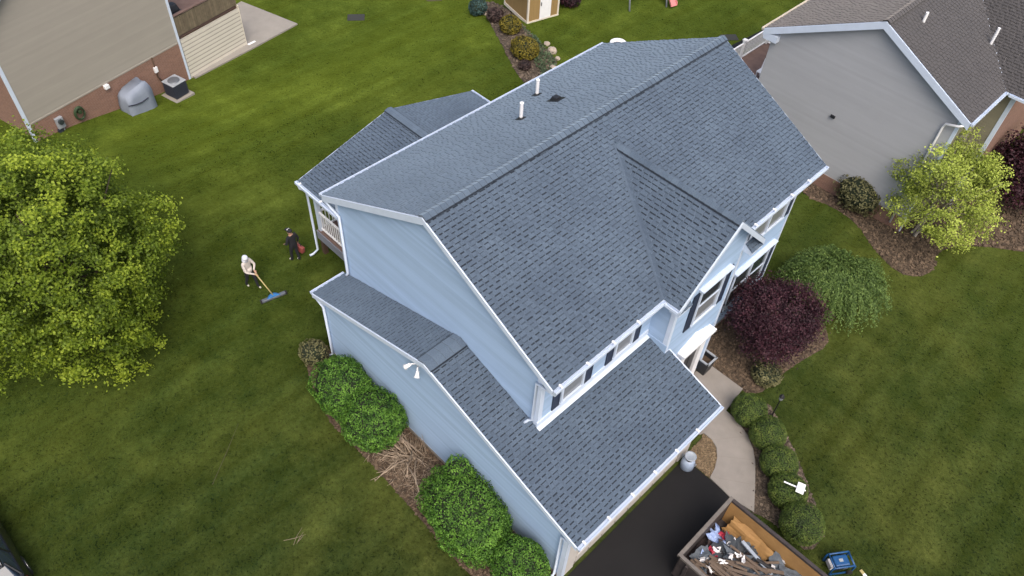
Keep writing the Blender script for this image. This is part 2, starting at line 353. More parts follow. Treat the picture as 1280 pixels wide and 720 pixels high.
# shingles ------------------------------------------------------------
SH_T = 0.03
def tab_box(mb, O, U, W, Nn, u0, u1, s0, s1, h0, h1, tone, band=0.0):
    p = lambda u, s, h: O + U * u + W * s + Nn * h
    b = len(mb.v)
    mb.v += [tuple(q) for q in (p(u0, s0, 0), p(u1, s0, 0), p(u1, s1, 0), p(u0, s1, 0), p(u0, s0, h0), p(u1, s0, h0), p(u1, s1, h1), p(u0, s1, h1))]
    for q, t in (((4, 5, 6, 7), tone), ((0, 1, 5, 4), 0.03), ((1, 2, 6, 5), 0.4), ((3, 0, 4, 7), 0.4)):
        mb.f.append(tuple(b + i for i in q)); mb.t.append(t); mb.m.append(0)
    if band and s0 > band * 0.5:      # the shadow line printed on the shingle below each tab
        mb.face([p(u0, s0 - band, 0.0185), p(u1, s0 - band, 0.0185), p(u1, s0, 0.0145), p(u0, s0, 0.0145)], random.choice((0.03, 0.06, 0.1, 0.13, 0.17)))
def shingle_field(mb, O, U, W, length, intervals, expo=0.143, wmin=0.11, wmax=0.22, pick=None):
    O, U, W = V(O), V(U).normalized(), V(W).normalized(); Nn = U.cross(W).normalized()
    if Nn.z < 0: Nn = -Nn
    n = int(length / expo) + 1; out = []
    for k in range(n):
        s0 = k * expo; s1 = min(s0 + expo + 0.015, length)
        if s1 - s0 < 0.02: break
        for a, b in intervals(s0 + expo * 0.5):
            if b - a < 0.05: continue
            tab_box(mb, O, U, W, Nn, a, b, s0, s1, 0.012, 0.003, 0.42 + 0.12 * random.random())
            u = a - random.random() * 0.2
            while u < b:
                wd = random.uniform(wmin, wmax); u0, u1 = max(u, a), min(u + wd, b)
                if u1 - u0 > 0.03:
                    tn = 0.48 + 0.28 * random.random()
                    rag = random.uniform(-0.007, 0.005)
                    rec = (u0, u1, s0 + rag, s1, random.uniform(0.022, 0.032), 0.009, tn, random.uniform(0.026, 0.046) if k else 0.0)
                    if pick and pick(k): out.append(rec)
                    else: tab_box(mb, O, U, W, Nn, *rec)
                u += wd + random.choice((0.03, 0.05, 0.08, 0.11))
    return out, (O, U, W, Nn)
def ridge_cap(mb, A, B, dirL, dirR, half=0.17, step=0.2):
    A, B, dL, dR = V(A), V(B), V(dirL).normalized() * half, V(dirR).normalized() * half
    T = (B - A); n = int(T.length / step); T.normalize()
    up = V((0, 0, 1))
    for k in range(n + 1):
        a = A + T * (k * step); e = min((k + 1) * step + 0.03, (B - A).length); b = A + T * e
        tn = 0.62 + 0.36 * random.random(); ha, hb = 0.062, 0.042
        for d in (dL, dR):
            top = [a + up * ha, b + up * hb, b + d + up * (hb - 0.005), a + d + up * (ha - 0.005)]
            if (top[1] - top[0]).cross(top[3] - top[0]).z < 0: top = [top[0], top[3], top[2], top[1]]
            mb.face(top, tn)
            mb.face([a + d + up * (ha - 0.005), b + d + up * (hb - 0.005), b + d - up * 0.03, a + d - up * 0.03], 0.05)
        for d in (dL, dR):  # shadow line below each cap edge, painted as a dark strip
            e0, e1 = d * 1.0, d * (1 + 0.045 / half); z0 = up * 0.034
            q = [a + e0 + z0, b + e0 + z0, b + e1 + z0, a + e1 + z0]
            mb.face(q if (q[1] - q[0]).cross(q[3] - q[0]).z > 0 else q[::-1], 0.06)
        mb.face([a + up * ha, a + dL + up * (ha - 0.005), a + dL - up * 0.02, a, a + dR - up * 0.02, a + dR + up * (ha - 0.005)], 0.1)
# foliage -------------------------------------------------------------
def rdir():
    while True:
        d = V((random.uniform(-1, 1), random.uniform(-1, 1), random.uniform(-1, 1)))
        if 0.05 < d.length < 1: return d.normalized()
def leaf(mb, p, nrm, size, tone, asp=0.7):
    nrm = nrm.normalized(); a = nrm.orthogonal().normalized(); a.rotate(Matrix.Rotation(random.uniform(0, 6.283), 3, nrm)); b = nrm.cross(a)
    L, Wd = size * 0.5, size * 0.5 * asp; k = len(mb.v)
    mb.v += [tuple(p - a * L), tuple(p + b * Wd + a * L * 0.15 + nrm * size * 0.08), tuple(p + a * L), tuple(p - b * Wd + a * L * 0.15 + nrm * size * 0.08)]
    mb.f.append((k, k + 1, k + 2, k + 3)); mb.t.append(tone); mb.m.append(mb.mi)
def lump(d, seed, amp, freq=1.6):
    return 1 + amp * noise.noise(d * freq + V((seed, seed * 1.7, -seed)))
def crown_clumps(mb, c, rad, nclump, nleaf, csize, lsize, seed, amp=0.25, inner=0.5, low=-0.6, up=0.5, asp=0.7, jit=0.5, hole=0.0):
    cl = []
    for _ in range(nclump):
        d = rdir()
        if d.z < low: d.z = -d.z * 0.5; d.normalize()
        if hole and noise.noise(d * 2.6 + V((seed * 3.1, 2, seed))) < -hole: continue
        r = (inner + (1 - inner) * random.random() ** 0.45) * lump(d, seed, amp)
        p = c + V((d.x * rad[0], d.y * rad[1], d.z * rad[2])) * r
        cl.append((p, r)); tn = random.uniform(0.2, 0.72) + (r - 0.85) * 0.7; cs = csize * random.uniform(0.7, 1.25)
        for _ in range(nleaf):
            q = p + V((random.gauss(0, cs), random.gauss(0, cs), random.gauss(0, cs * 0.65)))
            nv = d * 0.6 + V((0, 0, up)) + rdir() * jit * 1.6
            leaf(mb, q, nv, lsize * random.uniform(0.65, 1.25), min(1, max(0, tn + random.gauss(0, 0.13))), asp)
    return cl
def make_tree(name, base, crown_c, rad, mat, bark, label, nclump, nleaf, csize, lsize, seed, trunk_r=0.14, stems=1, cat='tree', group=None, limbs=26, **kw):
    base = V(base); t = thing(name, base, label, cat, group); c = V(crown_c)
    mb = MB(); cl = crown_clumps(mb, c, rad, nclump, nleaf, csize, lsize, seed, **kw)
    tb = MB()
    for sidx in range(stems):
        off = V((random.uniform(-1, 1), random.uniform(-1, 1), 0)) * (0.12 * (stems > 1))
        top = c + V((random.uniform(-.3, .3) * rad[0] * (stems > 1), random.uniform(-.3, .3) * rad[1] * (stems > 1), -rad[2] * 0.1))
        b0 = base + off; mid = b0.lerp(top, 0.5) + V((random.uniform(-.15, .15), random.uniform(-.15, .15), 0))
        tb.tube([b0 - V((0, 0, .15)), b0 + V((0, 0, .1)), mid, top, top + V((0, 0, rad[2] * .6))], [trunk_r * 1.4, trunk_r, trunk_r * .8, trunk_r * .5, trunk_r * .12], 9)
        for k in range(limbs // stems):
            if not cl: break
            e = random.choice(cl)[0]; f = random.uniform(.2, 1); st = (mid.lerp(top, f) if f > .4 else b0.lerp(top, .55))
            m1 = st.lerp(e, .5) + V((0, 0, -.08 * (e - st).length)); tb.tube([st, m1, e], [trunk_r * .38, trunk_r * .22, trunk_r * .07], 5)
    tb.build('trunk', bark, t, smooth=True); mb.build('crown', mat, t)
    return t
def make_shrub(name, base, rad, mat, label, nleaf, lsize, seed, amp=0.12, cat='shrub', group=None, up=0.35, lumps=None, core='leaf_core'):
    "dense clipped or natural shrub: leaves in a shell over its branch mass; lumps = [(offset, radii)]"
    base = V(base); t = thing(name, base, label, cat, group); mb = MB(); L = lumps or [((0, 0, rad[2] * 0.92), rad)]
    for oi, (off, rr) in enumerate(L):
        c = base + V(off); cnt = int(nleaf * (rr[0] * rr[1]) / (L[0][1][0] * L[0][1][1]))
        for _ in range(cnt):
            d = rdir()
            if d.z < -0.75: continue
            r = lump(d, seed + oi * 9, amp) * lump(d, seed + 5 + oi, amp * .55, 5.5) * (1 - 0.16 * random.random() ** 2)
            p = c + V((d.x * rr[0], d.y * rr[1], d.z * rr[2])) * r
            if p.z < gz(p.x, p.y) + .03: continue
            cell = noise.noise(p * 4.2 + V((seed, 0, 0)))
            leaf(mb, p, d + V((0, 0, up)) + rdir() * 0.75, lsize * random.uniform(0.7, 1.3), min(1, max(0, .5 + cell * .55 + random.gauss(0, .14))), 0.65)
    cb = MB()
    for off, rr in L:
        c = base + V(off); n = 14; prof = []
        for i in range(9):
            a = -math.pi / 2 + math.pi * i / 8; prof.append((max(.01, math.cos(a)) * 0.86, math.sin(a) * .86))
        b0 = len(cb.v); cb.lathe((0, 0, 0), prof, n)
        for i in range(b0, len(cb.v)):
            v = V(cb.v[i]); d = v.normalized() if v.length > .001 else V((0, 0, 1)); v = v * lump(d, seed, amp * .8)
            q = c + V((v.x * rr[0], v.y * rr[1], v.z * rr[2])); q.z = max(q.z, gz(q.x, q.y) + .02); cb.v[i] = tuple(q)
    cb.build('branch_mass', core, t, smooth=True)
    mb.build('foliage', mat, t)
    return t
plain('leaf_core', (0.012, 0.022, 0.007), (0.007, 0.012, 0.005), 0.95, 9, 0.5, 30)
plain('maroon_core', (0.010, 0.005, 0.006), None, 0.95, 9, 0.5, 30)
# ================================================================== THE GROUND
def terrain():
    xs = [-400, -200, -110, -70] + [-50 + k * 1.0 for k in range(66)] + [20, 30, 60, 120, 250, 400]
    ys = [-400, -200, -110, -60, -40] + [-30 + k * 1.0 for k in range(92)] + [70, 90, 130, 220, 400]
    mb = MB(); nx = len(xs)
    for y in ys:
        for x in xs: mb.v.append((x, y, gz(x, y)))
    for j in range(len(ys) - 1):
        for i in range(nx - 1):
            mb.f.append((j * nx + i, j * nx + i + 1, (j + 1) * nx + i + 1, (j + 1) * nx + i)); mb.t.append(.5); mb.m.append(0)
    tag(mb.build('lawn', 'lawn', smooth=True), 'mown green lawn around the houses', kind='structure')
terrain()
def inside(p, poly):
    c = False; n = len(poly); j = n - 1
    for i in range(n):
        a, b = poly[i], poly[j]
        if (a[1] > p[1]) != (b[1] > p[1]) and p[0] < (b[0] - a[0]) * (p[1] - a[1]) / (b[1] - a[1]) + a[0]: c = not c
        j = i
    return c
def smooth_poly(P, it=2):
    for _ in range(it):
        Q = []
        for i in range(len(P)):
            a, b = P[i], P[(i + 1) % len(P)]
            Q += [(a[0] * .75 + b[0] * .25, a[1] * .75 + b[1] * .25), (a[0] * .25 + b[0] * .75, a[1] * .25 + b[1] * .75)]
        P = Q
    return P
def sheet(name, poly, mat, dz, label, rise=0.0, kind='structure'):
    "ground sheet (or slab with visible edge) over a polygon of (x,y)"
    bm = bmesh.new(); vs = [bm.verts.new((x, y, 0)) for x, y in poly]; f = bm.faces.new(vs)
    if f.normal.z < 0: f.normal_flip()
    bm.normal_update()
    bmesh.ops.triangulate(bm, faces=bm.faces[:])
    for _ in range(3): 
        ed = [e for e in bm.edges if e.calc_length() > 1.2]
        if ed: bmesh.ops.subdivide_edges(bm, edges=ed, cuts=1); bmesh.ops.triangulate(bm, faces=bm.faces[:])
    if rise:
        be = [e for e in bm.edges if e.is_boundary]
        r = bmesh.ops.extrude_edge_only(bm, edges=be); low = {v for v in r['geom'] if isinstance(v, bmesh.types.BMVert)}
    else: low = set()
    for v in bm.verts: v.co.z = gz(v.co.x, v.co.y) + (-0.05 if v in low else dz + rise)
    bmesh.ops.recalc_face_normals(bm, faces=bm.faces[:])
    up = sum(f.normal.z for f in bm.faces)
    if up < 0: bmesh.ops.reverse_faces(bm, faces=bm.faces[:])
    me = bpy.data.meshes.new(name); bm.to_mesh(me); bm.free(); me.materials.append(MT[mat])
    o = bpy.data.objects.new(name, me); COL.objects.link(o)
    return tag(o, label, kind=kind)
def chips(name, poly, mat, n, size, label, dz=0.01, flat=0.25, avoid=None):
    mb = MB(); x0 = min(p[0] for p in poly); x1 = max(p[0] for p in poly); y0 = min(p[1] for p in poly); y1 = max(p[1] for p in poly)
    k = 0; tries = 0
    while k < n and tries < n * 8:
        tries += 1; x, y = random.uniform(x0, x1), random.uniform(y0, y1)
        if not inside((x, y), poly): continue
        k += 1; s = size * random.uniform(.4, 1.4); M = Matrix.Translation((x, y, gz(x, y) + dz + s * flat * .4)) @ Matrix.Rotation(random.uniform(0, 6.28), 4, 'Z') @ Matrix.Rotation(random.gauss(0, .35), 4, 'X') @ Matrix.Rotation(random.gauss(0, .35), 4, 'Y')
        a = random.uniform(.35, .9)
        p = [V((sx * s * .5 * random.uniform(.7, 1), sy * s * .5 * a * random.uniform(.7, 1), sz * s * flat * .5)) for sz in (-1, 1) for sx, sy in ((-1, -1), (1, -1), (1, 1), (-1, 1))]
        mb.hexa([M @ q for q in p], random.random())
    return tag(mb.build(name, mat), label, kind='stuff')
px = lambda L: [tuple(at(a, b).xy) for a, b in L]
# driveway
drive = [(7.2, -1.5), (7.55, -1.6), (40, -1.6), (40, 4.93), (9.1, 4.93), (7.2, 4.93)]
sheet('driveway', drive, 'asphalt', 0.02, 'black asphalt driveway in front of the garage')
# concrete walk from the front door round to the driveway
walk = px([(907, 514), (922, 528), (934, 545), (941, 562), (943.5, 578), (943.5, 605), (942, 641), (914, 624), (887, 598), (893, 586), (896, 573), (895, 560), (889, 550), (879, 542)]) + [(7.0, 6.05), (6.6, 6.2), (5.3, 6.2), (5.3, 8.35)] + px([(886, 456), (928, 487)])
wk = sheet('walkway', walk, 'concrete', 0.008, 'pale concrete walk curving from the front door', rise=0.05); WM[wk] = Matrix.Identity(4)
for q0, q1 in (((897, 571), (943, 576)), ((890, 551), (935, 546)), ((889, 597), (943, 607))):
    a_, b_ = at(*q0), at(*q1); a_.z = b_.z = .0575; d_ = b_ - a_; n_ = V((-d_.y, d_.x, 0)).normalized(); m = MB(); m.obox(a_ - n_ * .007, d_, n_ * .014, V((0, 0, .0018))); m.build('joint', 'foundation', wk)
gb = px([(879, 542), (889, 550), (895, 560), (896, 573), (893, 586), (887, 598)]) + [(7.15, 4.97), (7.15, 6.0)]
sheet('gravel_bed', gb, 'gravel', 0.012, 'small tan gravel bed between garage and walk')
chips('pebbles', gb, 'pebble', 1500, .05, 'tan pebbles of the small bed by the walk', flat=.6)
bed_r = smooth_poly(px([(912, 500), (955, 495), (985, 545), (1004, 590), (1018, 630), (1034, 662), (1012, 694), (985, 668), (955, 646)]) + px([(936, 640), (938, 605), (938, 578), (935, 562), (928, 545), (916, 528)]), 1)
sheet('shrub_bed', bed_r, 'mulch_grey', 0.004, 'grey brown mulch bed along the curving walk')
chips('mulch_chips', bed_r, 'chip_grey', 3000, .09, 'wood chips of the bed along the walk')
bed_m = smooth_poly([(5.3, 8.35), (5.9, 8.85)] + px([(918, 483), (945, 497), (975, 470), (1000, 452), (1036, 432), (1034, 415), (1022, 385), (1000, 365)]) + [(4.5, 13.5), (4.5, 8.4)], 1)
sheet('front_bed', bed_m, 'leaf_litter', 0.008, 'mulched planting bed under the maroon tree')
chips('leaf_litter', bed_m, 'chip', 3500, .1, 'dry leaf litter in the bed at the front door')
bed_g = [(-5.1, -1.1), (-5.0, -1.9), (-4.0, -2.35), (-2.0, -2.9), (0.2, -2.85), (2.3, -2.9), (4.6, -3.0), (7.1, -2.9), (7.3, -1.6), (7.1, -1.1)]
sheet('garage_bed', bed_g, 'mulch', 0.006, 'brown mulch bed beside the garage wall')
chips('bark_chips', bed_g, 'chip', 5200, .1, 'bark chips and dead twigs in the garage bed')
bed_h = smooth_poly(px([(990, 215), (1006, 246), (1040, 258), (1072, 280), (1092, 312), (1122, 342), (1150, 347), (1170, 336), (1168, 315), (1210, 305), (1300, 318)]) + [(12.5, 27), (7.1, 27), (7.1, 20.95), (1.0, 20.95), (1.0, 20.6)], 1)
sheet('neighbour_bed', bed_h, 'leaf_litter', 0.004, 'brown mulched bed along the grey neighbouring house')
chips('dry_leaves', bed_h, 'chip', 4500, .13, 'dry leaves and chips in the bed by the grey house')
bed_b = smooth_poly(px([(600, 2), (612, 30), (632, 66), (650, 100), (668, 112), (700, 92), (692, 70), (668, 48), (655, 34), (640, 16), (622, 4)]), 1)
sheet('rear_bed', bed_b, 'mulch_grey', 0.02, 'mulched island bed beside the tan shed')
chips('stone_mulch', bed_b, 'chip_grey', 1600, .14, 'coarse grey mulch of the island bed', dz=.025)
tb_ = px([(520, -8), (535, 2), (552, 1), (560, -10)]); sheet('far_bed', tb_, 'mulch_grey', 0.02, 'far mulch patch at the lawn edge behind the shed')
bs = px([(903, 76), (912, 58), (962, 33), (968, 42), (925, 66)]); sheet('asphalt_strip', bs, 'asphalt', 0.012, 'narrow black strip of ground behind the white railing')

# ================================================================== THE HOUSE
H = thing('house', (0, 6.5, 0), 'two storey house with pale blue siding and slate grey shingle roof', 'house')
ZR, ZE, XF, XB, LY = 9.19, 6.63, 5.0, -5.03, 13.5
PT = (ZR - ZE) / XF
XW, XWB, Y0, Y1 = 4.5, -4.55, 0.15, 13.35
YC, ZCR, WC, XC = 6.73, 8.71, 2.15, 5.57         # cross gable ridge
CG = (ZCR - ZE) / WC; XCW = 5.25; YL, YRR = 5.12, 8.34
GX0, GXR, GX1, GZR = -4.61, 1.305, 7.475, 5.187; GP = 0.331; GY0, GY1 = -1.243, 5.34
GZ0 = GZR - GP * (GXR - GX0); GZ1 = GZR - GP * (GX1 - GXR); GWX0, GWX1, GWY = -4.3, 7.1, -1.1
zmain = lambda x: ZR - PT * abs(x)
zgar = lambda x: GZR - GP * abs(x - GXR)
# --- walls
def wall(O, T, N_, polys, mat='siding', name='wall', **kw):
    mb = MB()
    for p in polys: lap_wall(mb, O, T, N_, p, **kw)
    return mb.build(name, mat, H)
u = 0.06      # walls stop just under the roof
wall((0, Y0, 0), (1, 0, 0), (0, -1, 0), [[(XWB, 0), (XW, 0), (XW, zmain(XW) - u), (0, ZR - u), (XWB, zmain(XWB) - u)]])
wall((0, Y1, 0), (1, 0, 0), (0, 1, 0), [[(XWB, 0), (XW, 0), (XW, zmain(XW) - u), (0, ZR - u), (XWB, zmain(XWB) - u)]])
wall((XW, 0, 0), (0, 1, 0), (1, 0, 0), [[(Y0, 0), (YL, 0), (YL, zmain(XW) - u), (Y0, zmain(XW) - u)], [(YRR, 0), (Y1, 0), (Y1, zmain(XW) - u), (YRR, zmain(XW) - u)]])
wall((XWB, 0, 0), (0, 1, 0), (-1, 0, 0), [[(Y0, 0), (Y1, 0), (Y1, zmain(XWB) - u), (Y0, zmain(XWB) - u)]])
zc_ = lambda y: ZCR - CG * abs(y - YC)
wall((XCW, 0, 0), (0, 1, 0), (1, 0, 0), [[(YL, 0), (YRR, 0), (YRR, zc_(YRR) - u), (YC, ZCR - u), (YL, zc_(YL) - u)]])
wall((0, YL, 0), (1, 0, 0), (0, -1, 0), [[(XW, 0), (XCW, 0), (XCW, zc_(YL) - u), (XW, zc_(YL) - u)]])
wall((0, YRR, 0), (1, 0, 0), (0, 1, 0), [[(XW, 0), (XCW, 0), (XCW, zc_(YRR) - u), (XW, zc_(YRR) - u)]])
wall((0, GWY, 0), (1, 0, 0), (0, -1, 0), [[(GWX0, 0), (GWX1, 0), (GWX1, zgar(GWX1) - u), (GXR, GZR - u), (GWX0, zgar(GWX0) - u)]], name='garage_wall')
wall((GWX0, 0, 0), (0, 1, 0), (-1, 0, 0), [[(GWY, 0), (Y0, 0), (Y0, zgar(GWX0) - u), (GWY, zgar(GWX0) - u)]], name='garage_wall')
wall((0, 5.2, 0), (1, 0, 0), (0, 1, 0), [[(XCW, 0), (GWX1, 0), (GWX1, zgar(GWX1) - u), (XCW, zgar(XCW) - u)]], name='garage_wall')
wall((GWX1, 0, 0), (0, 1, 0), (1, 0, 0), [[(GWY, 0), (-.55, 0), (-.55, zgar(GWX1) - u), (GWY, zgar(GWX1) - u)], [(-.55, 2.3), (4.65, 2.3), (4.65, zgar(GWX1) - u), (-.55, zgar(GWX1) - u)], [(4.65, 0), (5.2, 0), (5.2, zgar(GWX1) - u), (4.65, zgar(GWX1) - u)]], name='garage_wall', mat='door_beige')
fb = MB()
for (a, b, c, d) in ((XWB - .02, XW + .02, Y0 - .02, Y1 + .02), (GWX0 - .02, GWX1 - .02, GWY - .02, 5.0), (XW, XCW + .02, YL - .02, YRR + .02)): fb.box(a, b, c, d, -.2, .16 + .001 * len(fb.f))
fb.build('foundation', 'foundation', H)
# garage door: four sections, hardly seen under the eave
gd = MB(); gd.box(GWX1 - .08, GWX1 - .03, -.5, 4.6, .03, 2.28); gdo = gd.build('garage_door', 'door_beige', H)
for r_ in range(4):
    for c_ in range(8):
        b = MB(); b.box(GWX1 - .035, GWX1 - .012, -.42 + c_ * .627, -.42 + c_ * .627 + .54, .1 + r_ * .555, .1 + r_ * .555 + .43); b.build('panel', 'door_beige', gdo)
# --- roof decks
def deck_slab(polys, name, th=0.14):
    mb = MB()
    for P in polys: mb.prism([V(p) for p in P], (0, 0, -th))
    return mb.build(name, 'trim', H)
roof = deck_slab([[(XF, 0, ZE), (XF, LY, ZE), (0, LY, ZR), (0, 0, ZR)], [(XB, 0, zmain(XB)), (0, 0, ZR), (0, LY, ZR), (XB, LY, zmain(XB))]], 'roof')
def field(parent, O, U, W, length, iv, mat='shingle', pick=None):
    mb = MB(); r = shingle_field(mb, O, U, W, length, iv, pick=pick); mb.build('shingle_courses', mat, parent, kind='stuff'); return r
slen = math.hypot(XF, ZR - ZE)
def iv_front(s):
    x = XF - s * XF / slen; z = zmain(x)
    if z < ZCR:
        h = (ZCR - z) / CG; return [(0, YC - h), (YC + h, LY)]
    return [(0, LY)]
field(roof, (XF, 0, ZE), (0, 1, 0), (-XF, 0, ZR - ZE), slen, iv_front)
slb = math.hypot(XB, ZR - zmain(XB))
field(roof, (XB, 0, zmain(XB)), (0, 1, 0), (-XB, 0, ZR - zmain(XB)), slb, lambda s: [(0, LY)])
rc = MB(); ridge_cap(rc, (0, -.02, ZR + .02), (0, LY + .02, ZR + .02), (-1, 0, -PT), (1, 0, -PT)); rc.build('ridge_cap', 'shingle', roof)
# cross gable roof
XV = (ZR - ZCR) / PT
cr_ = deck_slab([[(XF, YC - WC, ZE), (XC, YC - WC, ZE), (XC, YC, ZCR), (XV, YC, ZCR)], [(XF, YC + WC, ZE), (XV, YC, ZCR), (XC, YC, ZCR), (XC, YC + WC, ZE)]], 'cross_gable_roof', .1)
scl = math.hypot(WC, ZCR - ZE)
xv = lambda s: (ZR - (ZE + s * (ZCR - ZE) / scl)) / PT
field(cr_, (0, YC - WC, ZE), (1, 0, 0), (0, WC, ZCR - ZE), scl, lambda s: [(xv(s) - .01, XC)])
field(cr_, (0, YC + WC, ZE), (1, 0, 0), (0, -WC, ZCR - ZE), scl, lambda s: [(xv(s) - .01, XC)])
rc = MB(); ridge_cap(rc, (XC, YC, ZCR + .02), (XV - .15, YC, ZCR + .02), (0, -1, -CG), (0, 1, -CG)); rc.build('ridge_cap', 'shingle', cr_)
vb = MB()
for sg_ in (-1, 1):
    A_, B_ = V((XV, YC, ZCR)), V((XF, YC + sg_ * WC, ZE)); d_ = (B_ - A_).normalized(); sd1 = V((0, sg_, 0)) * .1; sd2 = V((0, -sg_ * .1, CG * .1)); upv = V((0, 0, .03))
    vb.face([A_ + upv, B_ + upv, B_ + sd1 + upv, A_ + sd1 + upv], .5); vb.face([A_ + upv, A_ + sd2 + upv, B_ + sd2 + upv, B_ + upv], .45)
vb.build('valley', 'shingle', cr_)
# garage roof
gr = deck_slab([[(GXR, GY0, GZR), (GX1, GY0, GZ1), (GX1, GY1, GZ1), (XCW + .02, GY1, zgar(XCW + .02)), (XCW + .02, YL - .02, zgar(XCW + .02)), (XW + .02, YL - .02, zgar(XW + .02)), (XW + .02, Y0 - .03, zgar(XW + .02)), (GXR, Y0 - .03, GZR)],
                [(GX0, GY0, GZ0), (GXR, GY0, GZR), (GXR, Y0 - .03, GZR), (GX0, Y0 - .03, GZ0)]], 'garage_roof')
sg = math.hypot(GX1 - GXR, GZR - GZ1)
def iv_gar(s):
    x = GX1 - s * (GX1 - GXR) / sg
    return [(0, (GY1 if x > XCW + .05 else (YL if x > XW else Y0)) - GY0 - .02)]
recs, (O_, U_, W_, N_) = field(gr, (GX1, GY0, GZ1), (0, 1, 0), (GXR - GX1, 0, GZR - GZ1), sg, iv_gar, pick=lambda k: k < 10)
tabmesh = {}
for (u0, u1, s0, s1, h0, h1, tn, bnd) in recs[:300]:
    wq = round((u1 - u0) / .02) * .02; tq = round(tn * 8) / 8; bq = round(bnd * 100) / 100; key = (wq, tq, bq)
    if key not in tabmesh:
        mb = MB(); tab_box(mb, V((0, 0, 0)), V((1, 0, 0)), V((0, 1, 0)), V((0, 0, 1)), -wq / 2, wq / 2, 0, .158, .028, .009, tn)
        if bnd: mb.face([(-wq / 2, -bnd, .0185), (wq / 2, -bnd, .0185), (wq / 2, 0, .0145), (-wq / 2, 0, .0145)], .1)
        tabmesh[key] = mb.mesh('shingle', mats=('shingle',))
    M = Matrix((U_, W_, N_)).transposed().to_4x4(); M.translation = O_ + U_ * ((u0 + u1) / 2) + W_ * s0
    inst('shingle', tabmesh[key], gr, M)
if len(recs) > 300:
    mb = MB()
    for r in recs[300:]: tab_box(mb, O_, U_, W_, N_, *r)
    mb.build('shingle_courses', 'shingle', gr, kind='stuff')
sgb = math.hypot(GXR - GX0, GZR - GZ0)
field(gr, (GX0, GY0, GZ0), (0, 1, 0), (GXR - GX0, 0, GZR - GZ0), sgb, lambda s: [(0, Y0 - GY0 - .02)])
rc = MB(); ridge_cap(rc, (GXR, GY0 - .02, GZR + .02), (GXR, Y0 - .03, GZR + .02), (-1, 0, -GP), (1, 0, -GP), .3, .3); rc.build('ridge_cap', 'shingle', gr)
# --- rear covered porch
PX0, PX1, PY0, PY1, PYR, PZE, PZR = -9.04, -4.6, 1.31, 10.05, 5.68, 3.83, 4.96
pr = deck_slab([[(PX0, PY0, PZE), (PX1, PY0, PZE), (PX1, PYR, PZR), (PX0, PYR, PZR)], [(PX0, PY1, PZE), (PX0, PYR, PZR), (PX1, PYR, PZR), (PX1, PY1, PZE)]], 'porch_roof', .12)
sp_ = math.hypot(PYR - PY0, PZR - PZE)
field(pr, (PX0, PY0, PZE), (1, 0, 0), (0, PYR - PY0, PZR - PZE), sp_, lambda s: [(0, PX1 - PX0)])
field(pr, (PX0, PY1, PZE), (1, 0, 0), (0, PYR - PY1, PZR - PZE), sp_, lambda s: [(0, PX1 - PX0)])
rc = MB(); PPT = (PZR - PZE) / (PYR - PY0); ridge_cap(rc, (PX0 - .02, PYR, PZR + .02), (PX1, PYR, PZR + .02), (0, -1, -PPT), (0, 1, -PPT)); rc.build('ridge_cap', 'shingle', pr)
pf = MB(); pf.box(-8.8, PX1, 1.6, 9.8, 1.18, 1.3); pfl = pf.build('porch_floor', 'deck_floor', H)
b = MB(); b.box(-8.83, PX1, 1.56, 1.595, .86, 1.27); b.box(-8.84, -8.805, 1.6, 9.8, .861, 1.27); b.box(-8.83, PX1, 9.805, 9.84, .86, 1.27); b.build('skirt_board', 'skirt_grey', pfl)
for (x, y) in ((-8.7, 1.72), (-6.7, 1.72), (-8.7, 5.68), (-8.7, 9.65)):
    b = MB(); b.box(x - .08, x + .08, y - .08, y + .08, 1.3, 3.72); b.build('porch_post', 'trim', H)
    b = MB(); b.box(x - .09, x + .09, y - .09, y + .09, -.1, 1.18); b.build('pier', 'wood_dark', pfl)
b = MB(); b.box(-8.8, PX1, 1.62, 1.8, 3.55, 3.72); b.box(-8.8, -8.62, 1.8, 9.6, 3.55, 3.72); b.box(-8.8, PX1, 9.6, 9.78, 3.55, 3.72); b.build('porch_beam', 'trim', H)
lt = MB(); lt.prism([(-8.75, 1.9, 3.7), (-8.75, 9.5, 3.7), (-8.75, PYR, 4.8)], (.1, 0, 0)); lt.build('gable_panel', 'siding', H)
def railing(A, B, z, parent, n=None, hgt=1.0, mat='white_paint', name='porch_railing'):
    A, B = V((*A, z)), V((*B, z)); T = (B - A); ln = T.length; T.normalize(); S_ = T.cross(V((0, 0, 1)))
    m = MB(); m.obox(A + V((0, 0, hgt - .07)) - S_ * .035, T * ln, S_ * .07, V((0, 0, .07))); m.obox(A + V((0, 0, .08)) - S_ * .03, T * ln, S_ * .06, V((0, 0, .06)))
    r = m.build(name, mat, parent)
    k = n or int(ln / .14)
    bm_ = MB(); bm_.box(-.017, .017, -.017, .017, .14, hgt - .07); me = bm_.mesh('baluster', mats=(mat,))
    for i in range(k): inst('baluster', me, r, Matrix.Translation(A + T * (ln * (i + .5) / k)))
    return r
railing((-8.62, 1.72), (-6.78, 1.72), 1.3, H); railing((-6.62, 1.72), (PX1, 1.72), 1.3, H); railing((-8.7, 1.8), (-8.7, 5.6), 1.3, H); railing((-8.7, 5.76), (-8.7, 9.57), 1.3, H)
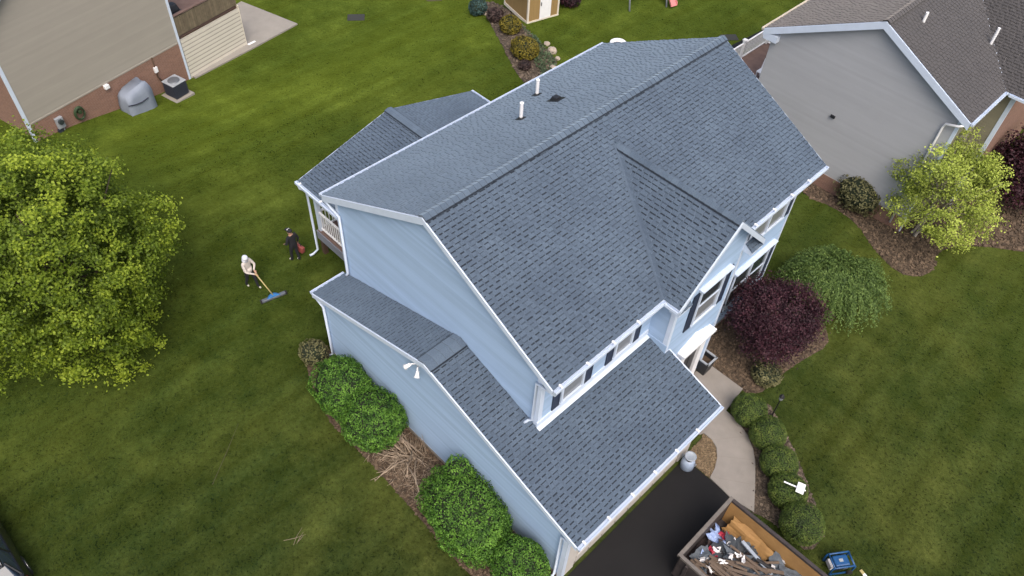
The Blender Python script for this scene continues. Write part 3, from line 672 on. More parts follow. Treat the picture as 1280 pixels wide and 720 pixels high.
# --- trim: rakes, corner boards, friezes
def board(pts4, off, name='rake_board', mat='trim', parent=None):
    b = MB(); b.prism(pts4, off); return b.build(name, mat, parent or H)
def rake(A, B, drop, off, name='rake_board'):
    A, B = V(A), V(B); return board([A, B, B - V((0, 0, drop)), A - V((0, 0, drop))], off, name)
dz_ = -.012
rake((XB, -.004, zmain(XB) + dz_), (0, -.004, ZR + dz_), .25, (0, -.035, 0)); rake((0, -.004, ZR + dz_), (XF, -.004, ZE + dz_), .2, (0, -.035, 0))
rake((XB, LY + .004, zmain(XB) + dz_), (0, LY + .004, ZR + dz_), .2, (0, .035, 0)); rake((0, LY + .004, ZR + dz_), (XF, LY + .004, ZE + dz_), .2, (0, .035, 0))
rake((GX0, GY0 - .004, GZ0 + dz_), (GXR, GY0 - .004, GZR + dz_), .18, (0, -.035, 0)); rake((GXR, GY0 - .004, GZR + dz_), (GX1, GY0 - .004, GZ1 + dz_), .18, (0, -.035, 0))
rake((GX1, GY1 + .004, GZ1 + dz_), (XCW + .03, GY1 + .004, zgar(XCW) + dz_), .18, (0, .035, 0))
rake((XC + .004, YC - WC, ZE + dz_), (XC + .004, YC, ZCR + dz_), .2, (.035, 0, 0)); rake((XC + .004, YC, ZCR + dz_), (XC + .004, YC + WC, ZE + dz_), .2, (.035, 0, 0))
rake((PX0 - .004, PY0, PZE + dz_), (PX0 - .004, PYR, PZR + dz_), .16, (-.035, 0, 0)); rake((PX0 - .004, PYR, PZR + dz_), (PX0 - .004, PY1, PZE + dz_), .16, (-.035, 0, 0))
def corner(x, y, sx, sy, z0, z1, wd=.1, mat='trim'):
    b = MB(); b.box(min(x, x + sx * .022), max(x, x + sx * .022), min(y + sy * .022, y - sy * wd), max(y + sy * .022, y - sy * wd), z0, z1)
    b.box(min(x, x - sx * wd), max(x, x - sx * wd), min(y, y + sy * .0215), max(y, y + sy * .0215), z0, z1 - .002); return b.build('corner_board', mat, H)
corner(XW, Y0, 1, -1, zgar(XW) + .02, zmain(XW) - .2, .14); corner(XWB, Y0, -1, -1, 0, zmain(XWB) - .2); corner(XW, Y1, 1, 1, 0, zmain(XW) - .2)
corner(XCW, YL, 1, -1, zgar(XCW) + .03, zc_(YL) - .15, .13); corner(XCW, YRR, 1, 1, 0, zc_(YRR) - .15)
corner(GWX0, GWY, -1, -1, 0, zgar(GWX0) - .16); corner(GWX1, GWY, 1, -1, 0, zgar(GWX1) - .16, .14)
b = MB(); b.box(XW + .003, XW + .05, Y0 - .05, YL - .03, zgar(XW) + .03, zgar(XW) + .26); b.build('flashing_board', 'trim', H)
b = MB(); b.obox((XW + .04, Y0 - .05, zgar(XW + .04) + .035), (.12, 0, -.12 * GP), (0, YL - Y0, 0), (0, 0, .012)); b.build('flashing', 'trim', H)
b = MB(); b.box(XW + .02, XCW + .04, YL - .035, YL - .014, zgar(XCW) + .0, zgar(XW) + .1); b.build('flashing_board', 'siding', H)
# --- gutters
def gutter(A, B, out, parent, hang=1.05, mat='trim', clips=True, wd=.1, hh=.1):
    "open trough along an eave from A to B; out = horizontal outward direction"
    A, B, out = V(A), V(B), V(out).normalized(); m = MB(); T = B - A; up = V((0, 0, 1))
    m.obox(A, T, out * .012, -up * hh); m.obox(A - up * hh, T, out * wd, up * .012); m.obox(A + out * (wd - .012), T, out * .022, -up * (hh - .0)); 
    for e in (A, B - T.normalized() * .012): m.obox(e, T.normalized() * .012, out * wd, -up * hh)
    g = m.build('gutter', mat, parent); ln = T.length; Tn = T.normalized()
    if clips:
        c = MB(); c.box(-.03, .03, -.02, .09, -.01, .025); me = c.mesh('gutter_hanger', mats=('white_paint',)); ang = math.atan2(-out.x, out.y)
        k = int(ln / hang)
        for i in range(k): inst('gutter_hanger', me, g, Matrix.Translation(A + Tn * (.25 + i * hang) + V((0, 0, .012))) @ Matrix.Rotation(ang, 4, 'Z'))
    return g
gutter((XF + .01, -.02, ZE - .0), (XF + .01, YC - WC - .02, ZE), (1, 0, 0), H); gutter((XF + .01, YC + WC + .05, ZE), (XF + .01, LY + .02, ZE), (1, 0, 0), H)
gutter((XF + .13, YC - WC - .012, ZE), (XC + .03, YC - WC - .012, ZE), (0, -1, 0), H, clips=False)
gutter((XB - .01, -.05, zmain(XB)), (XB - .01, LY + .02, zmain(XB)), (-1, 0, 0), H, clips=False)
gutter((GX1 + .01, GY0 - .03, GZ1), (GX1 + .01, GY1 + .02, GZ1), (1, 0, 0), H, hang=1.02)
gutter((GX0 - .01, GY0 - .03, GZ0), (GX0 - .01, Y0 - .05, GZ0), (-1, 0, 0), H, clips=False)
gutter((PX0 - .05, PY0 - .01, PZE), (-4.8, PY0 - .01, PZE), (0, -1, 0), H, hang=1.3); gutter((PX0 - .05, PY1 + .01, PZE), (PX1, PY1 + .01, PZE), (0, 1, 0), H, clips=False)
def spout(pts, r=.05, mat='trim', parent=None):
    m = MB(); m.tube(pts, r, 8); return m.build('downspout', mat, parent or H, smooth=True)
spout([(XF + .06, .1, ZE - .1), (XF + .05, .05, ZE - .22), (XW - .12, Y0 - .07, ZE - .42), (XW - .14, Y0 - .07, zgar(XW) + .28), (XW - .26, Y0 - .09, zgar(XW) + .14), (XW - .3, Y0 - .22, zgar(XW) + .08)], .045)
spout([(XB + .0, .1, zmain(XB) - .12), (XB - .03, .02, zmain(XB) - .22), (XWB + .2, Y0 - .075, zmain(XB) - .52), (XWB + .2, Y0 - .075, zgar(GX0) + .22), (XWB + .14, Y0 - .14, zgar(GX0) + .12)], .045)
spout([(PX0 + .12, PY0 - .07, PZE - .1), (PX0 + .14, PY0 - .05, PZE - .25), (PX0 + .2, PY0 + .16, PZE - .45), (PX0 + .2, PY0 + .16, .25), (PX0 + .16, PY0 - .05, .1), (PX0 + .12, PY0 - .2, .07)], .05)
spout([(GX1 + .06, GY0 + .1, GZ1 - .1), (GX1 + .04, GY0 + .06, GZ1 - .2), (GWX1 - .2, GWY - .075, GZ1 - .42), (GWX1 - .2, GWY - .075, .2), (GWX1 - .2, GWY - .3, .08)], .045)
spout([(GX0 - .06, GY0 + .1, GZ0 - .1), (GX0 - .04, GY0 + .06, GZ0 - .2), (GWX0 + .12, GWY - .075, GZ0 - .42), (GWX0 + .12, GWY - .075, .2), (GWX0 + .0, GWY - .2, .08)], .045)
spout([(XCW - .1, YRR + .06, 6.2), (XCW - .12, YRR + .06, .3), (XCW - .1, YRR + .25, .12)], .04)
# --- windows, shutters, door
def window_x(X, y0, y1, z0, z1, cols=1, parent=H, pane=('pane_dark', 'pane_blind'), fr=.07, head=False, sgn=1, rail=True):
    "double-hung window on a wall whose outward normal is sgn*X"
    f = MB(); bx = lambda m, a, b, c, d, e, g: m.box(min(X + sgn * a, X + sgn * b), max(X + sgn * a, X + sgn * b), c, d, e, g)
    bx(f, .002, .075, y0, y1, z1 - fr, z1); bx(f, .002, .085, y0 - .02, y1 + .02, z0, z0 + fr); bx(f, .003, .074, y0, y0 + fr, z0 + fr, z1 - fr); bx(f, .003, .074, y1 - fr, y1, z0 + fr, z1 - fr)
    wd = (y1 - y0 - fr * (cols + 1)) / cols
    for c in range(1, cols): bx(f, .003, .078, y0 + c * (wd + fr), y0 + c * (wd + fr) + fr, z0 + fr, z1 - fr)
    wo_ = f.build('window', 'trim', parent); zm = (z0 + z1) / 2
    for c in range(cols):
        a = y0 + fr + c * (wd + fr)
        p = MB(); bx(p, .022, .03, a, a + wd, zm, z1 - fr); p.build('pane', pane[0], wo_); p = MB(); bx(p, .018, .026, a, a + wd, z0 + fr, zm); p.build('pane', pane[1], wo_)
        if rail: p = MB(); bx(p, .02, .055, a, a + wd, zm - .025, zm + .025); p.build('sash_rail', 'trim', wo_)
    if head:
        p = MB(); bx(p, .002, .13, y0 - .12, y1 + .12, z1 + .0, z1 + .1); bx(p, .002, .19, y0 - .16, y1 + .16, z1 + .1, z1 + .15); p.build('head_moulding', 'trim', wo_)
    return wo_
def shutter_x(X, y0, y1, z0, z1):
    b = MB(); b.box(X + .012, X + .05, y0, y0 + .05, z0, z1); b.box(X + .012, X + .05, y1 - .05, y1, z0, z1); b.box(X + .013, X + .049, y0 + .05, y1 - .05, z0, z0 + .06); b.box(X + .013, X + .049, y0 + .05, y1 - .05, z1 - .06, z1)
    k = int((z1 - z0 - .12) / .07)
    for i in range(k): b.obox((X + .014, y0 + .05, z0 + .06 + i * .07), (.028, 0, -.03), (0, y1 - y0 - .1, 0), (0, 0, .045))
    return b.build('shutter', 'shutter_navy', H)
window_x(XW, 1.02, 2.0, 4.42, 6.1, pane=('pane_blind', 'pane_blind')); shutter_x(XW, .68, .98, 4.42, 6.1); shutter_x(XW, 2.05, 2.36, 4.42, 6.1)
window_x(XW, 3.35, 4.22, 4.42, 6.1, pane=('pane_blind', 'pane_blind')); shutter_x(XW, 3.0, 3.3, 4.42, 6.1); shutter_x(XW, 4.27, 4.57, 4.42, 6.1)
window_x(XW, 10.45, 12.78, 4.3, 6.1, 2, pane=('pane_dark', 'pane_blind')); shutter_x(XW, 12.84, 13.16, 4.3, 6.1); shutter_x(XW, 10.08, 10.4, 4.3, 6.1)
window_x(XW, 10.45, 12.78, .95, 3.0, 2, head=True, pane=('pane_dark', 'pane_dark')); shutter_x(XW, 12.84, 13.16, .95, 2.95); shutter_x(XW, 10.08, 10.4, .95, 2.95)
window_x(XCW, 6.3, 7.6, 4.2, 5.92, head=True, pane=('pane_dark', 'pane_blind')); shutter_x(XCW, 5.93, 6.25, 4.2, 5.9); shutter_x(XCW, 7.66, 7.98, 4.2, 5.9)
# front door with surround
d_ = MB(); d_.box(XCW + .003, XCW + .045, 6.55, 7.45, .18, 2.45); dr = d_.build('front_door', 'dark_door', H)
for (a, b, c, d) in ((6.65, 6.95, .35, 1.1), (7.05, 7.35, .35, 1.1), (6.65, 6.95, 1.25, 2.3), (7.05, 7.35, 1.25, 2.3)):
    p = MB(); p.box(XCW + .045, XCW + .058, a, b, c, d); p.build('panel', 'dark_door', dr)
p = MB(); p.lathe((XCW + .08, 6.64, 1.1), [(.01, -.03), (.03, -.015), (.03, .015), (.01, .03)], 10); p.build('handle', 'chrome', dr)
s_ = MB(); s_.box(XCW + .003, XCW + .14, 6.24, 6.54, .16, 2.5); s_.box(XCW + .003, XCW + .14, 7.46, 7.76, .16, 2.5); s_.box(XCW + .003, XCW + .17, 6.2, 7.8, 2.5, 2.85); s_.box(XCW + .003, XCW + .3, 6.1, 7.9, 2.85, 2.97); s_.build('door_surround', 'white_paint', H)
p = MB(); p.prism([(XCW + .004, 6.15, 2.972), (XCW + .004, 7.85, 2.972), (XCW + .004, 7.0, 3.3)], (.2, 0, 0)); p.build('door_pediment', 'white_paint', H)
# cornice returns of the cross gable
for y in (YC + WC - .62, YC - WC + .02):
    b = MB(); b.box(XCW + .01, XC + .02, y, y + .6, 6.3, 6.42); b.hexa([V(q) for q in ((XCW + .01, y, 6.42), (XC + .02, y, 6.42), (XC + .02, y + .6, 6.42), (XCW + .01, y + .6, 6.42), (XCW + .01, y, 6.6), (XCW + .04, y, 6.6), (XCW + .04, y + .6, 6.6), (XCW + .01, y + .6, 6.6))])
    co = b.build('cornice_return', 'trim', H); m = MB(); shingle_field(m, (XC + .03, y - .01, 6.425), (0, 1, 0), (-(XC - XCW), 0, .2), .36, lambda s: [(0, .62)]); m.build('shingle_courses', 'shingle', co, kind='stuff')
# --- roof furniture
for (x, y) in ((-2.48, 6.18), (-3.64, 8.17)):
    z = zmain(x); b = MB(); b.tube([(x, y, z - .1), (x, y, z + .6)], .06, 14); b.tube([(x, y, z + .6), (x, y, z + .64)], .068, 14); vp = b.build('vent_pipe', 'white_paint', roof, smooth=False)
    b = MB(); W2 = V((1, 0, PT)).normalized(); b.obox(V((x, y - .12, z + .03)) - W2 * .16, W2 * .3, V((0, .24, 0)), V((0, 0, .018))); b.build('vent_flashing', 'black_plastic', roof); b = MB(); b.lathe((x, y, z + .0), [(.1, 0), (.09, .06), (.062, .1)], 12); b.build('vent_boot', 'black_plastic', roof)
x, y = -2.4, 7.79; z = zmain(x); b = MB(); b.hexa([V(q) for q in ((x - .2, y - .13, z - .08), (x + .1, y - .13, z + .04), (x + .1, y + .13, z + .04), (x - .2, y + .13, z - .08), (x - .14, y - .1, z + .12), (x + .07, y - .1, z + .15), (x + .07, y + .1, z + .15), (x - .14, y + .1, z + .12))]); b.obox((x - .28, y - .2, z - .115), (.5, 0, .5 * PT), (0, .4, 0), (0, 0, .02)); b.build('roof_vent', 'black_plastic', roof, bevel=.01)
# twin floodlight under the garage gable
fl = MB(); fx, fz = .85, 4.62; fl.box(fx - .06, fx + .06, GWY - .06, GWY - .013, fz - .06, fz + .06); flo = fl.build('floodlight', 'white_paint', H)
for s in (-1, 1):
    a = V((fx + s * .05, GWY - .06, fz)); e = a + V((s * .14, -.16, -.06)); d = V((s * .4, -.5, -.5)).normalized()
    b = MB(); b.tube([a, a + V((s * .06, -.09, .02)), e], .022, 8); b.tube([e - d * .05, e + d * .06, e + d * .15], [.05, .06, .095], 12); b.build('lamp_head', 'white_paint', flo, smooth=True)
# ================================================================== NEIGHBOURING HOUSES
# --- beige house with brick base
LT = V((-.2211, .9753, 0)); LN = V((.9753, .2211, 0)); LO = V((-23.2, -3.79, 0))
LH = thing('house', LO + LT * 4, 'beige sided house with a brick base beyond the back lawn', 'house')
lp = lambda s, d, z: LO + LT * s + LN * d + V((0, 0, z))
def lbox(m, s0, s1, d0, d1, z0, z1): m.obox(lp(s0, d0, z0), LT * (s1 - s0), LN * (d1 - d0), V((0, 0, z1 - z0)))
b = MB(); lap_wall(b, LO, LT, LN, [(0, .9), (8.5, .9), (8.5, 5.9), (4.25, 8.6), (0, 5.9)], expo=.125); b.build('wall', 'beige_siding', LH)
b = MB(); lbox(b, .02, 8.48, -.3, .02, -2.2, .9); b.build('brick_base', 'brick', LH)
b = MB(); lbox(b, -.12, -.0, -.12, .03, -1.2, 5.7); b.build('corner_board', 'trim', LH); b = MB(); lbox(b, 8.46, 8.58, -.1, .05, -2.0, 5.7); b.build('corner_board', 'trim', LH)
b = MB(); lbox(b, 0, 8.5, -.02, .035, .86, .93); b.build('drip_ledge', 'beige_siding', LH)
b = MB(); lbox(b, 0, .25, -9.5, -.13, -2, 5.8); b.build('brick_wall', 'brick', LH)
b = MB(); lbox(b, .26, 8.3, -9.5, -.31, -2, 5.8); b.build('wall', 'beige_siding', LH)
b = MB()
for s0, s1 in ((-.4, 4.25), (8.9, 4.25)): b.prism([lp(s0, .3, 5.65), lp(s1, .3, 8.75), lp(s1, -10, 8.75), lp(s0, -10, 5.65)], (0, 0, -.14))
lr = b.build('roof', 'trim', LH)
for s0 in (-.4, 8.9):
    m = MB(); sg_ = 1 if s0 < 4 else -1; shingle_field(m, lp(s0, -10, 5.66), LN, LT * sg_ * 4.65 + V((0, 0, 3.1)), 5.6, lambda s: [(0, 10.3)]); m.build('shingle_courses', 'shingle_brown', lr, kind='stuff')
# services on the brick base
def lthing_box(name, label, cat, s, d, z, parts): pass
b = MB(); b.tube([lp(6.75, .06, .9), lp(6.75, .06, -.2), lp(6.9, .2, -.55)], .035, 8); b.build('conduit', 'wood_dark', LH, smooth=True)
b = MB(); lbox(b, 6.66, 6.84, .03, .14, .1, .38); b.build('junction_box', 'white_paint', LH)
b = MB(); lbox(b, 3.85, 4.1, .03, .2, .66, .86); b.build('vent_hood', 'white_paint', LH, bevel=.02)
b = MB(); lbox(b, 1.05, 1.4, .03, .2, .05, .6); mo = b.build('electric_meter', 'ac_top', LH, bevel=.02); 
b = MB(); c = lp(1.22, .2, .42); b.tube([c, c + LN * .12], .12, 14); b.build('meter_dial', 'pane_dark', mo); b = MB(); lbox(b, 1.0, 1.2, .03, .16, -.4, .02); b.build('cable_box', 'ac_dark', mo); b = MB(); b.tube([lp(1.3, .08, .05), lp(1.3, .08, -.5)], .03, 8); b.build('conduit', 'ac_top', mo)
# garden hose coil hung on the brick
t = thing('hose_reel', lp(2.25, .16, .1), 'coiled green garden hose hung on the brick base', 'hose'); b = MB()
for k in range(6):
    r = .30 - .012 * k; b.tube([lp(2.25 + r * math.cos(a * .314) * .85, .1 + .035 * (k % 3), .25 + r * math.sin(a * .314) * 1.15) for a in range(21)], .022, 6)
b.build('hose', 'hose_green', t, smooth=True); b = MB(); lbox(b, 2.18, 2.32, .02, .26, .28, .42); b.build('bracket', 'hose_green', t)
# raised deck with lap skirting and board railing
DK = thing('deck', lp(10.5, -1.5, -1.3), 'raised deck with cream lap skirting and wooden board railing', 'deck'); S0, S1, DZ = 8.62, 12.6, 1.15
b = MB(); lbox(b, S0, S1, -3.4, -.1, DZ - .14, DZ); b.build('deck_floor', 'deck_floor', DK)
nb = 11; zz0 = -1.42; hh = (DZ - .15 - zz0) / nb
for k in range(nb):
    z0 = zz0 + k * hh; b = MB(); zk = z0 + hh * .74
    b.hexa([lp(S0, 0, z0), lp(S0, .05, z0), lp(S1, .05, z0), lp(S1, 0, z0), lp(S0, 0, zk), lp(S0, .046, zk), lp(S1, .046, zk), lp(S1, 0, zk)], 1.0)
    b.hexa([lp(S0, 0, zk), lp(S0, .046, zk), lp(S1, .046, zk), lp(S1, 0, zk), lp(S0, 0, z0 + hh), lp(S0, .012, z0 + hh), lp(S1, .012, z0 + hh), lp(S1, 0, z0 + hh)], 0.0)  # lap shade painted into the board as a darker top strip
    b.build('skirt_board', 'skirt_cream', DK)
b = MB(); lbox(b, S1, S1 + .04, -3.4, .06, -1.45, DZ); b.build('end_skirt', 'cream_siding', DK)
b = MB(); lbox(b, S0, S1, -3.4, -.06, -1.5, DZ - .15); b.build('deck_base', 'wood_dark', DK)
for s in (S0 + .02, S0 + 1.35, S0 + 2.65, S1 - .1): b = MB(); lbox(b, s, s + .1, -.12, -.02, DZ, DZ + 1.08); b.build('railing_post', 'wood_rail', DK)
for s in (S0 + .12, S0 + 1.45, S0 + 2.75):
    e = min(s + 1.22, S1 - .12); b = MB(); lbox(b, s, e, -.09, -.05, DZ + .03, DZ + .14); lbox(b, s, e, -.09, -.05, DZ + .88, DZ + .99); rl = b.build('railing_panel', 'wood_rail', DK)
    n = 9; dx = (e - s) / n
    for k in range(n): b = MB(); b.tone = random.random(); lbox(b, s + k * dx + .008, s + (k + 1) * dx - .008, -.045, -.025, DZ + .02, DZ + 1.0); b.build('board', 'wood_rail', rl)
b = MB(); lbox(b, S0, S1, -.16, .02, DZ + 1.081, DZ + 1.12); b.build('top_rail', 'deck_floor', DK)
t = thing('patio_grill', lp(9.3, -1.0, DZ), 'black covered grill standing on the raised deck', 'grill'); b = MB(); lbox(b, 8.85, 9.75, -1.35, -.75, DZ, DZ + .75); b.build('cart', 'black_plastic', t, bevel=.04)
b = MB(); b.hexa([lp(8.9, -1.33, DZ + .76), lp(8.9, -.77, DZ + .76), lp(9.7, -.77, DZ + .76), lp(9.7, -1.33, DZ + .76), lp(8.98, -1.25, DZ + 1.12), lp(8.98, -.9, DZ + 1.12), lp(9.62, -.9, DZ + 1.12), lp(9.62, -1.25, DZ + 1.12)]); b.build('lid', 'black_plastic', t, bevel=.06)
pa = [tuple(at(*p).xy) for p in ((302, 3), (372, 31), (319, 60))] + [tuple((LO + LT * 12.55 + LN * .1).xy), tuple((LO + LT * 8.7 + LN * .25).xy), tuple((LO + LT * 8.7 - LN * .05).xy), tuple((LO + LT * 12.55 - LN * .05).xy), tuple((LO + LT * 12.7 - LN * 3.4).xy)]
sheet('patio_slab', [pa[0], pa[1], pa[2], pa[4], pa[5], pa[6], pa[7]][::-1], 'slab_concrete', .02, 'pale concrete patio slab beside the raised deck', rise=.06)
e = lp(12.62, .08, -1.27); b = MB(); b.obox(e + V((0, 0, .02)), LT * .5 + LN * .05, LN * .14, V((0, 0, .08))); tag(b.build('downspout_end', 'white_paint', bevel=.01), 'short white downspout end lying at the patio corner', 'downspout')
# covered grill and AC unit
q = at(183, 127); t = thing('covered_grill', q, 'grill under a grey blue cloth cover against the brick base', 'grill'); q = lp(4.95, .55, gz(q.x, q.y)); b = MB()
R0 = [(-.72, -.38), (.72, -.38), (.72, .42), (-.72, .42)]
lev = [(0, 1.04, 0), (.6, 1.0, .0), (1.0, .97, .0), (1.2, .93, -.03), (1.32, .8, -.08)]
vv = []
for z, k, o_ in lev:
    for i in range(16):
        a = i / 16 * 4; j = int(a) % 4; f_ = a - int(a); p0, p1 = R0[j], R0[(j + 1) % 4]; s_ = p0[0] + (p1[0] - p0[0]) * f_; d_2 = p0[1] + (p1[1] - p0[1]) * f_
        kk = k * (1 + .045 * math.sin(i * 2.1 + z * 3)); zq = z + (.16 * (s_ > .2) if z > 1.2 else 0) - (.12 * (s_ < -.4) if z > .9 else 0) + .03 * math.sin(i * 1.7); vv.append(q + LT * s_ * kk + LN * (d_2 * kk + o_) + V((0, 0, zq)))
b.v = [tuple(p) for p in vv]
for r in range(len(lev) - 1):
    for i in range(16): b.f.append((r * 16 + i, r * 16 + (i + 1) % 16, (r + 1) * 16 + (i + 1) % 16, (r + 1) * 16 + i)); b.t.append(.5); b.m.append(0)
b.f.append(tuple(range(64, 80))); b.t.append(.5); b.m.append(0)
o = b.build('cloth_cover', 'cover_grey', t, smooth=True); 
b = MB(); b.tube([q + LT * s_ * .75 + LN * (.43 + .03 * (1 - abs(s_))) + V((0, 0, .86 - .16 * (1 - s_ * s_))) for s_ in (-1, -.5, 0, .5)], .03, 6); b.build('drawstring', 'ac_dark', t)
acp = lp(7.1, .75, 0); acp.z = gz(acp.x, acp.y); t = thing('air_conditioner', acp, 'dark square air conditioner condenser on a concrete pad', 'air conditioner')
def tb3(m, s0, s1, d0, d1, z0, z1): m.obox(acp + LT * s0 + LN * d0 + V((0, 0, z0)), LT * (s1 - s0), LN * (d1 - d0), V((0, 0, z1 - z0)))
b = MB(); tb3(b, -.58, .58, -.58, .58, -.1, .09); b.build('pad', 'slab_concrete', t); b = MB(); tb3(b, -.4, .4, -.4, .4, .1, .84); cab = b.build('cabinet', 'ac_dark', t, bevel=.05)
for k in range(9):
    b = MB(); z = .17 + k * .07; tb3(b, -.412, .412, -.412, .412, z, z + .025); b.build('louvre', 'ac_dark', cab)
b = MB(); tb3(b, -.43, .43, -.43, .43, .845, .9); top = b.build('top_panel', 'ac_top', t, bevel=.03); b = MB(); b.lathe(acp + V((0, 0, .9)), [(.3, 0), (.3, .02), (.24, .035), (.05, .05)], 20); b.build('fan_guard', 'steel_grey', top, smooth=True)

# --- grey house on the right
RH = thing('house', (3, 27, 0), 'grey sided house with a brown grey shingle roof', 'house')
RX0, RX1, RXR, RZR, RY0, RY1 = -1.6, 6.85, 2.76, 8.37, 20.9, 36.0
rzm = lambda x: RZR - .505 * abs(x - RXR)
b = MB(); lap_wall(b, (0, RY0, 0), (1, 0, 0), (0, -1, 0), [(RX0, .75), (RX1, .75), (RX1, rzm(RX1) - .06), (RXR, RZR - .06), (RX0, rzm(RX0) - .06)], expo=.13); b.build('wall', 'grey_siding', RH)
b = MB(); b.box(RX0 + .02, RX1 - .02, RY0 - .03, RY0 + .3, -.3, .75); b.build('brick_base', 'brick', RH)
b = MB(); lap_wall(b, (RX1, 0, 0), (0, 1, 0), (1, 0, 0), [(RY0, .0), (24.2, .0), (24.2, rzm(RX1) - .06), (RY0, rzm(RX1) - .06)], expo=.13); b.build('wall', 'olive_siding', RH)
b = MB(); b.box(RX0, RX1 - .13, RY0 + .31, RY1, -.3, 5.9); b.build('wall', 'grey_siding', RH)
b = MB(); b.box(RX1 - .1, RX1 + .025, RY0 - .022, RY0 + .1, 0, 5.9); b.build('corner_board', 'trim', RH)
E1, E0 = 7.21, -1.95
b = MB(); b.prism([(E1, RY0 - .25, rzm(E1)), (E1, RY1, rzm(E1)), (RXR, RY1, RZR), (RXR, RY0 - .25, RZR)], (0, 0, -.14)); b.prism([(E0, RY0 - .25, rzm(E0)), (RXR, RY0 - .25, RZR), (RXR, RY1, RZR), (E0, RY1, rzm(E0))], (0, 0, -.14)); rr = b.build('roof', 'trim', RH)
rl_ = math.hypot(E1 - RXR, RZR - rzm(E1))
CY, CZ = 28.2, 8.3; CGP = .5             # cross gable of the grey house
def riv(s):
    x = E1 - s * (E1 - RXR) / rl_; h = (CZ - rzm(x)) / CGP
    return [(0, max(0, CY - h - RY0 + .25)), (CY + h - RY0 + .25, RY1 - RY0 + .25)]
m = MB(); shingle_field(m, (E1, RY0 - .25, rzm(E1)), (0, 1, 0), (RXR - E1, 0, RZR - rzm(E1)), rl_, riv); m.build('shingle_courses', 'shingle_brown', rr, kind='stuff')
rb = math.hypot(RXR - E0, RZR - rzm(E0)); m = MB(); shingle_field(m, (E0, RY0 - .25, rzm(E0)), (0, 1, 0), (RXR - E0, 0, RZR - rzm(E0)), rb, lambda s: [(0, RY1 - RY0 + .25)]); m.build('shingle_courses', 'shingle_brown', rr, kind='stuff')
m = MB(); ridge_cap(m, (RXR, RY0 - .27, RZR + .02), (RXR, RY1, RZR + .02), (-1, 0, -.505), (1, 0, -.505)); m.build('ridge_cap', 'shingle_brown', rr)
ch = (CZ - rzm(E1)) / CGP; XE = 8.25
b = MB(); b.prism([(E1, CY - ch, rzm(E1)), (XE, CY - ch, rzm(E1)), (XE, CY, CZ), (RXR + .15, CY, CZ)], (0, 0, -.12)); b.prism([(E1, CY + ch, rzm(E1)), (RXR + .15, CY, CZ), (XE, CY, CZ), (XE, CY + ch, rzm(E1))], (0, 0, -.12)); cro = b.build('cross_gable_roof', 'trim', RH)
cl_ = math.hypot(ch, CZ - rzm(E1)); zs = lambda s: rzm(E1) + s * (CZ - rzm(E1)) / cl_
for sgn in (-1, 1):
    m = MB(); shingle_field(m, (0, CY + sgn * ch, rzm(E1)), (1, 0, 0), (0, -sgn * ch, CZ - rzm(E1)), cl_, lambda s: [(RXR + (RZR - zs(s)) / .505, XE)]); m.build('shingle_courses', 'shingle_brown', cro, kind='stuff')
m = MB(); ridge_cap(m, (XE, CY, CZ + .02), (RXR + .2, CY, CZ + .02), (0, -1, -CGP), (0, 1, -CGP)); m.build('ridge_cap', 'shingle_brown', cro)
wy0 = CY - ch + .35; wy1 = CY + ch - .35
b = MB(); lap_wall(b, (0, wy0, 0), (1, 0, 0), (0, -1, 0), [(RX1 + .02, 0), (7.62, 0), (7.62, rzm(E1) - .05), (RX1 + .02, rzm(E1) - .05)], expo=.13); b.build('wall', 'olive_siding', RH)
b = MB(); b.box(RX1 + .02, 7.62, wy0 + .15, wy1, -.2, rzm(E1) - .02); b.prism([(7.64, wy0 + .15, rzm(E1) - .02), (7.64, wy1, rzm(E1) - .02), (7.64, CY, CZ - .2)], (-.15, 0, 0)); b.build('brick_wall', 'brick', RH)
b = MB(); b.box(7.5, 7.66, wy0 - .03, wy0 + .13, 0, 5.9); b.build('corner_board', 'trim', RH)
def rake2(A, B, drop, off, name='rake_board'): A, B = V(A), V(B); board([A, B, B - V((0, 0, drop)), A - V((0, 0, drop))], off, name, parent=RH)
rake2((E0, RY0 - .254, rzm(E0) - .01), (RXR, RY0 - .254, RZR - .01), .3, (0, -.04, 0)); rake2((RXR, RY0 - .254, RZR - .01), (E1, RY0 - .254, rzm(E1) - .01), .3, (0, -.04, 0))
gutter((E0 - .01, RY0 - .3, rzm(E0)), (E0 - .01, RY1, rzm(E0)), (-1, 0, 0), RH, clips=False, mat='cream_siding'); gutter((E1 + .01, RY0 - .3, rzm(E1)), (E1 + .01, CY - ch, rzm(E1)), (1, 0, 0), RH, clips=False); gutter((E1 + .2, CY - ch - .012, rzm(E1)), (XE, CY - ch - .012, rzm(E1)), (0, -1, 0), RH, clips=False)
spout([(E1 - .05, RY0 - .2, rzm(E1) - .12), (RX1 + .05, RY0 - .3, rzm(E1) - .3), (RX1 - .45, RY0 - .1, rzm(E1) - .55), (RX1 - .5, RY0 - .09, rzm(E1) - .75), (RX1 - .5, RY0 - .09, .3)], .05, 'white_paint', RH)
b = MB(); b.box(RX0 - .3, RX0 + .35, RY0 - .28, RY0 - .01, 5.55, 5.86); b.build('cornice_return', 'trim', RH)
b = MB(); b.box(2.1, 2.3, RY0 - .08, RY0 - .014, 3.5, 3.62); b.build('wall_vent', 'black_plastic', RH)
b = MB(); b.box(2.1, 2.3, RY0 - .2, RY0 - .014, .9, 1.1); b.build('vent_hood', 'white_paint', RH, bevel=.02)
q = V((3.5, 25.5, 0)); z = rzm(3.5); b = MB(); b.tube([(3.5, 22.5, z - .1), (3.5, 22.5, z + .4)], .06, 10); b.build('vent_pipe', 'white_paint', rr)
q = V((5.6, 25.2, 7.2)); b = MB(); b.tube([q - V((0, 0, .5)), q + V((0, 0, .45))], .06, 10); b.build('vent_pipe', 'white_paint', cro)
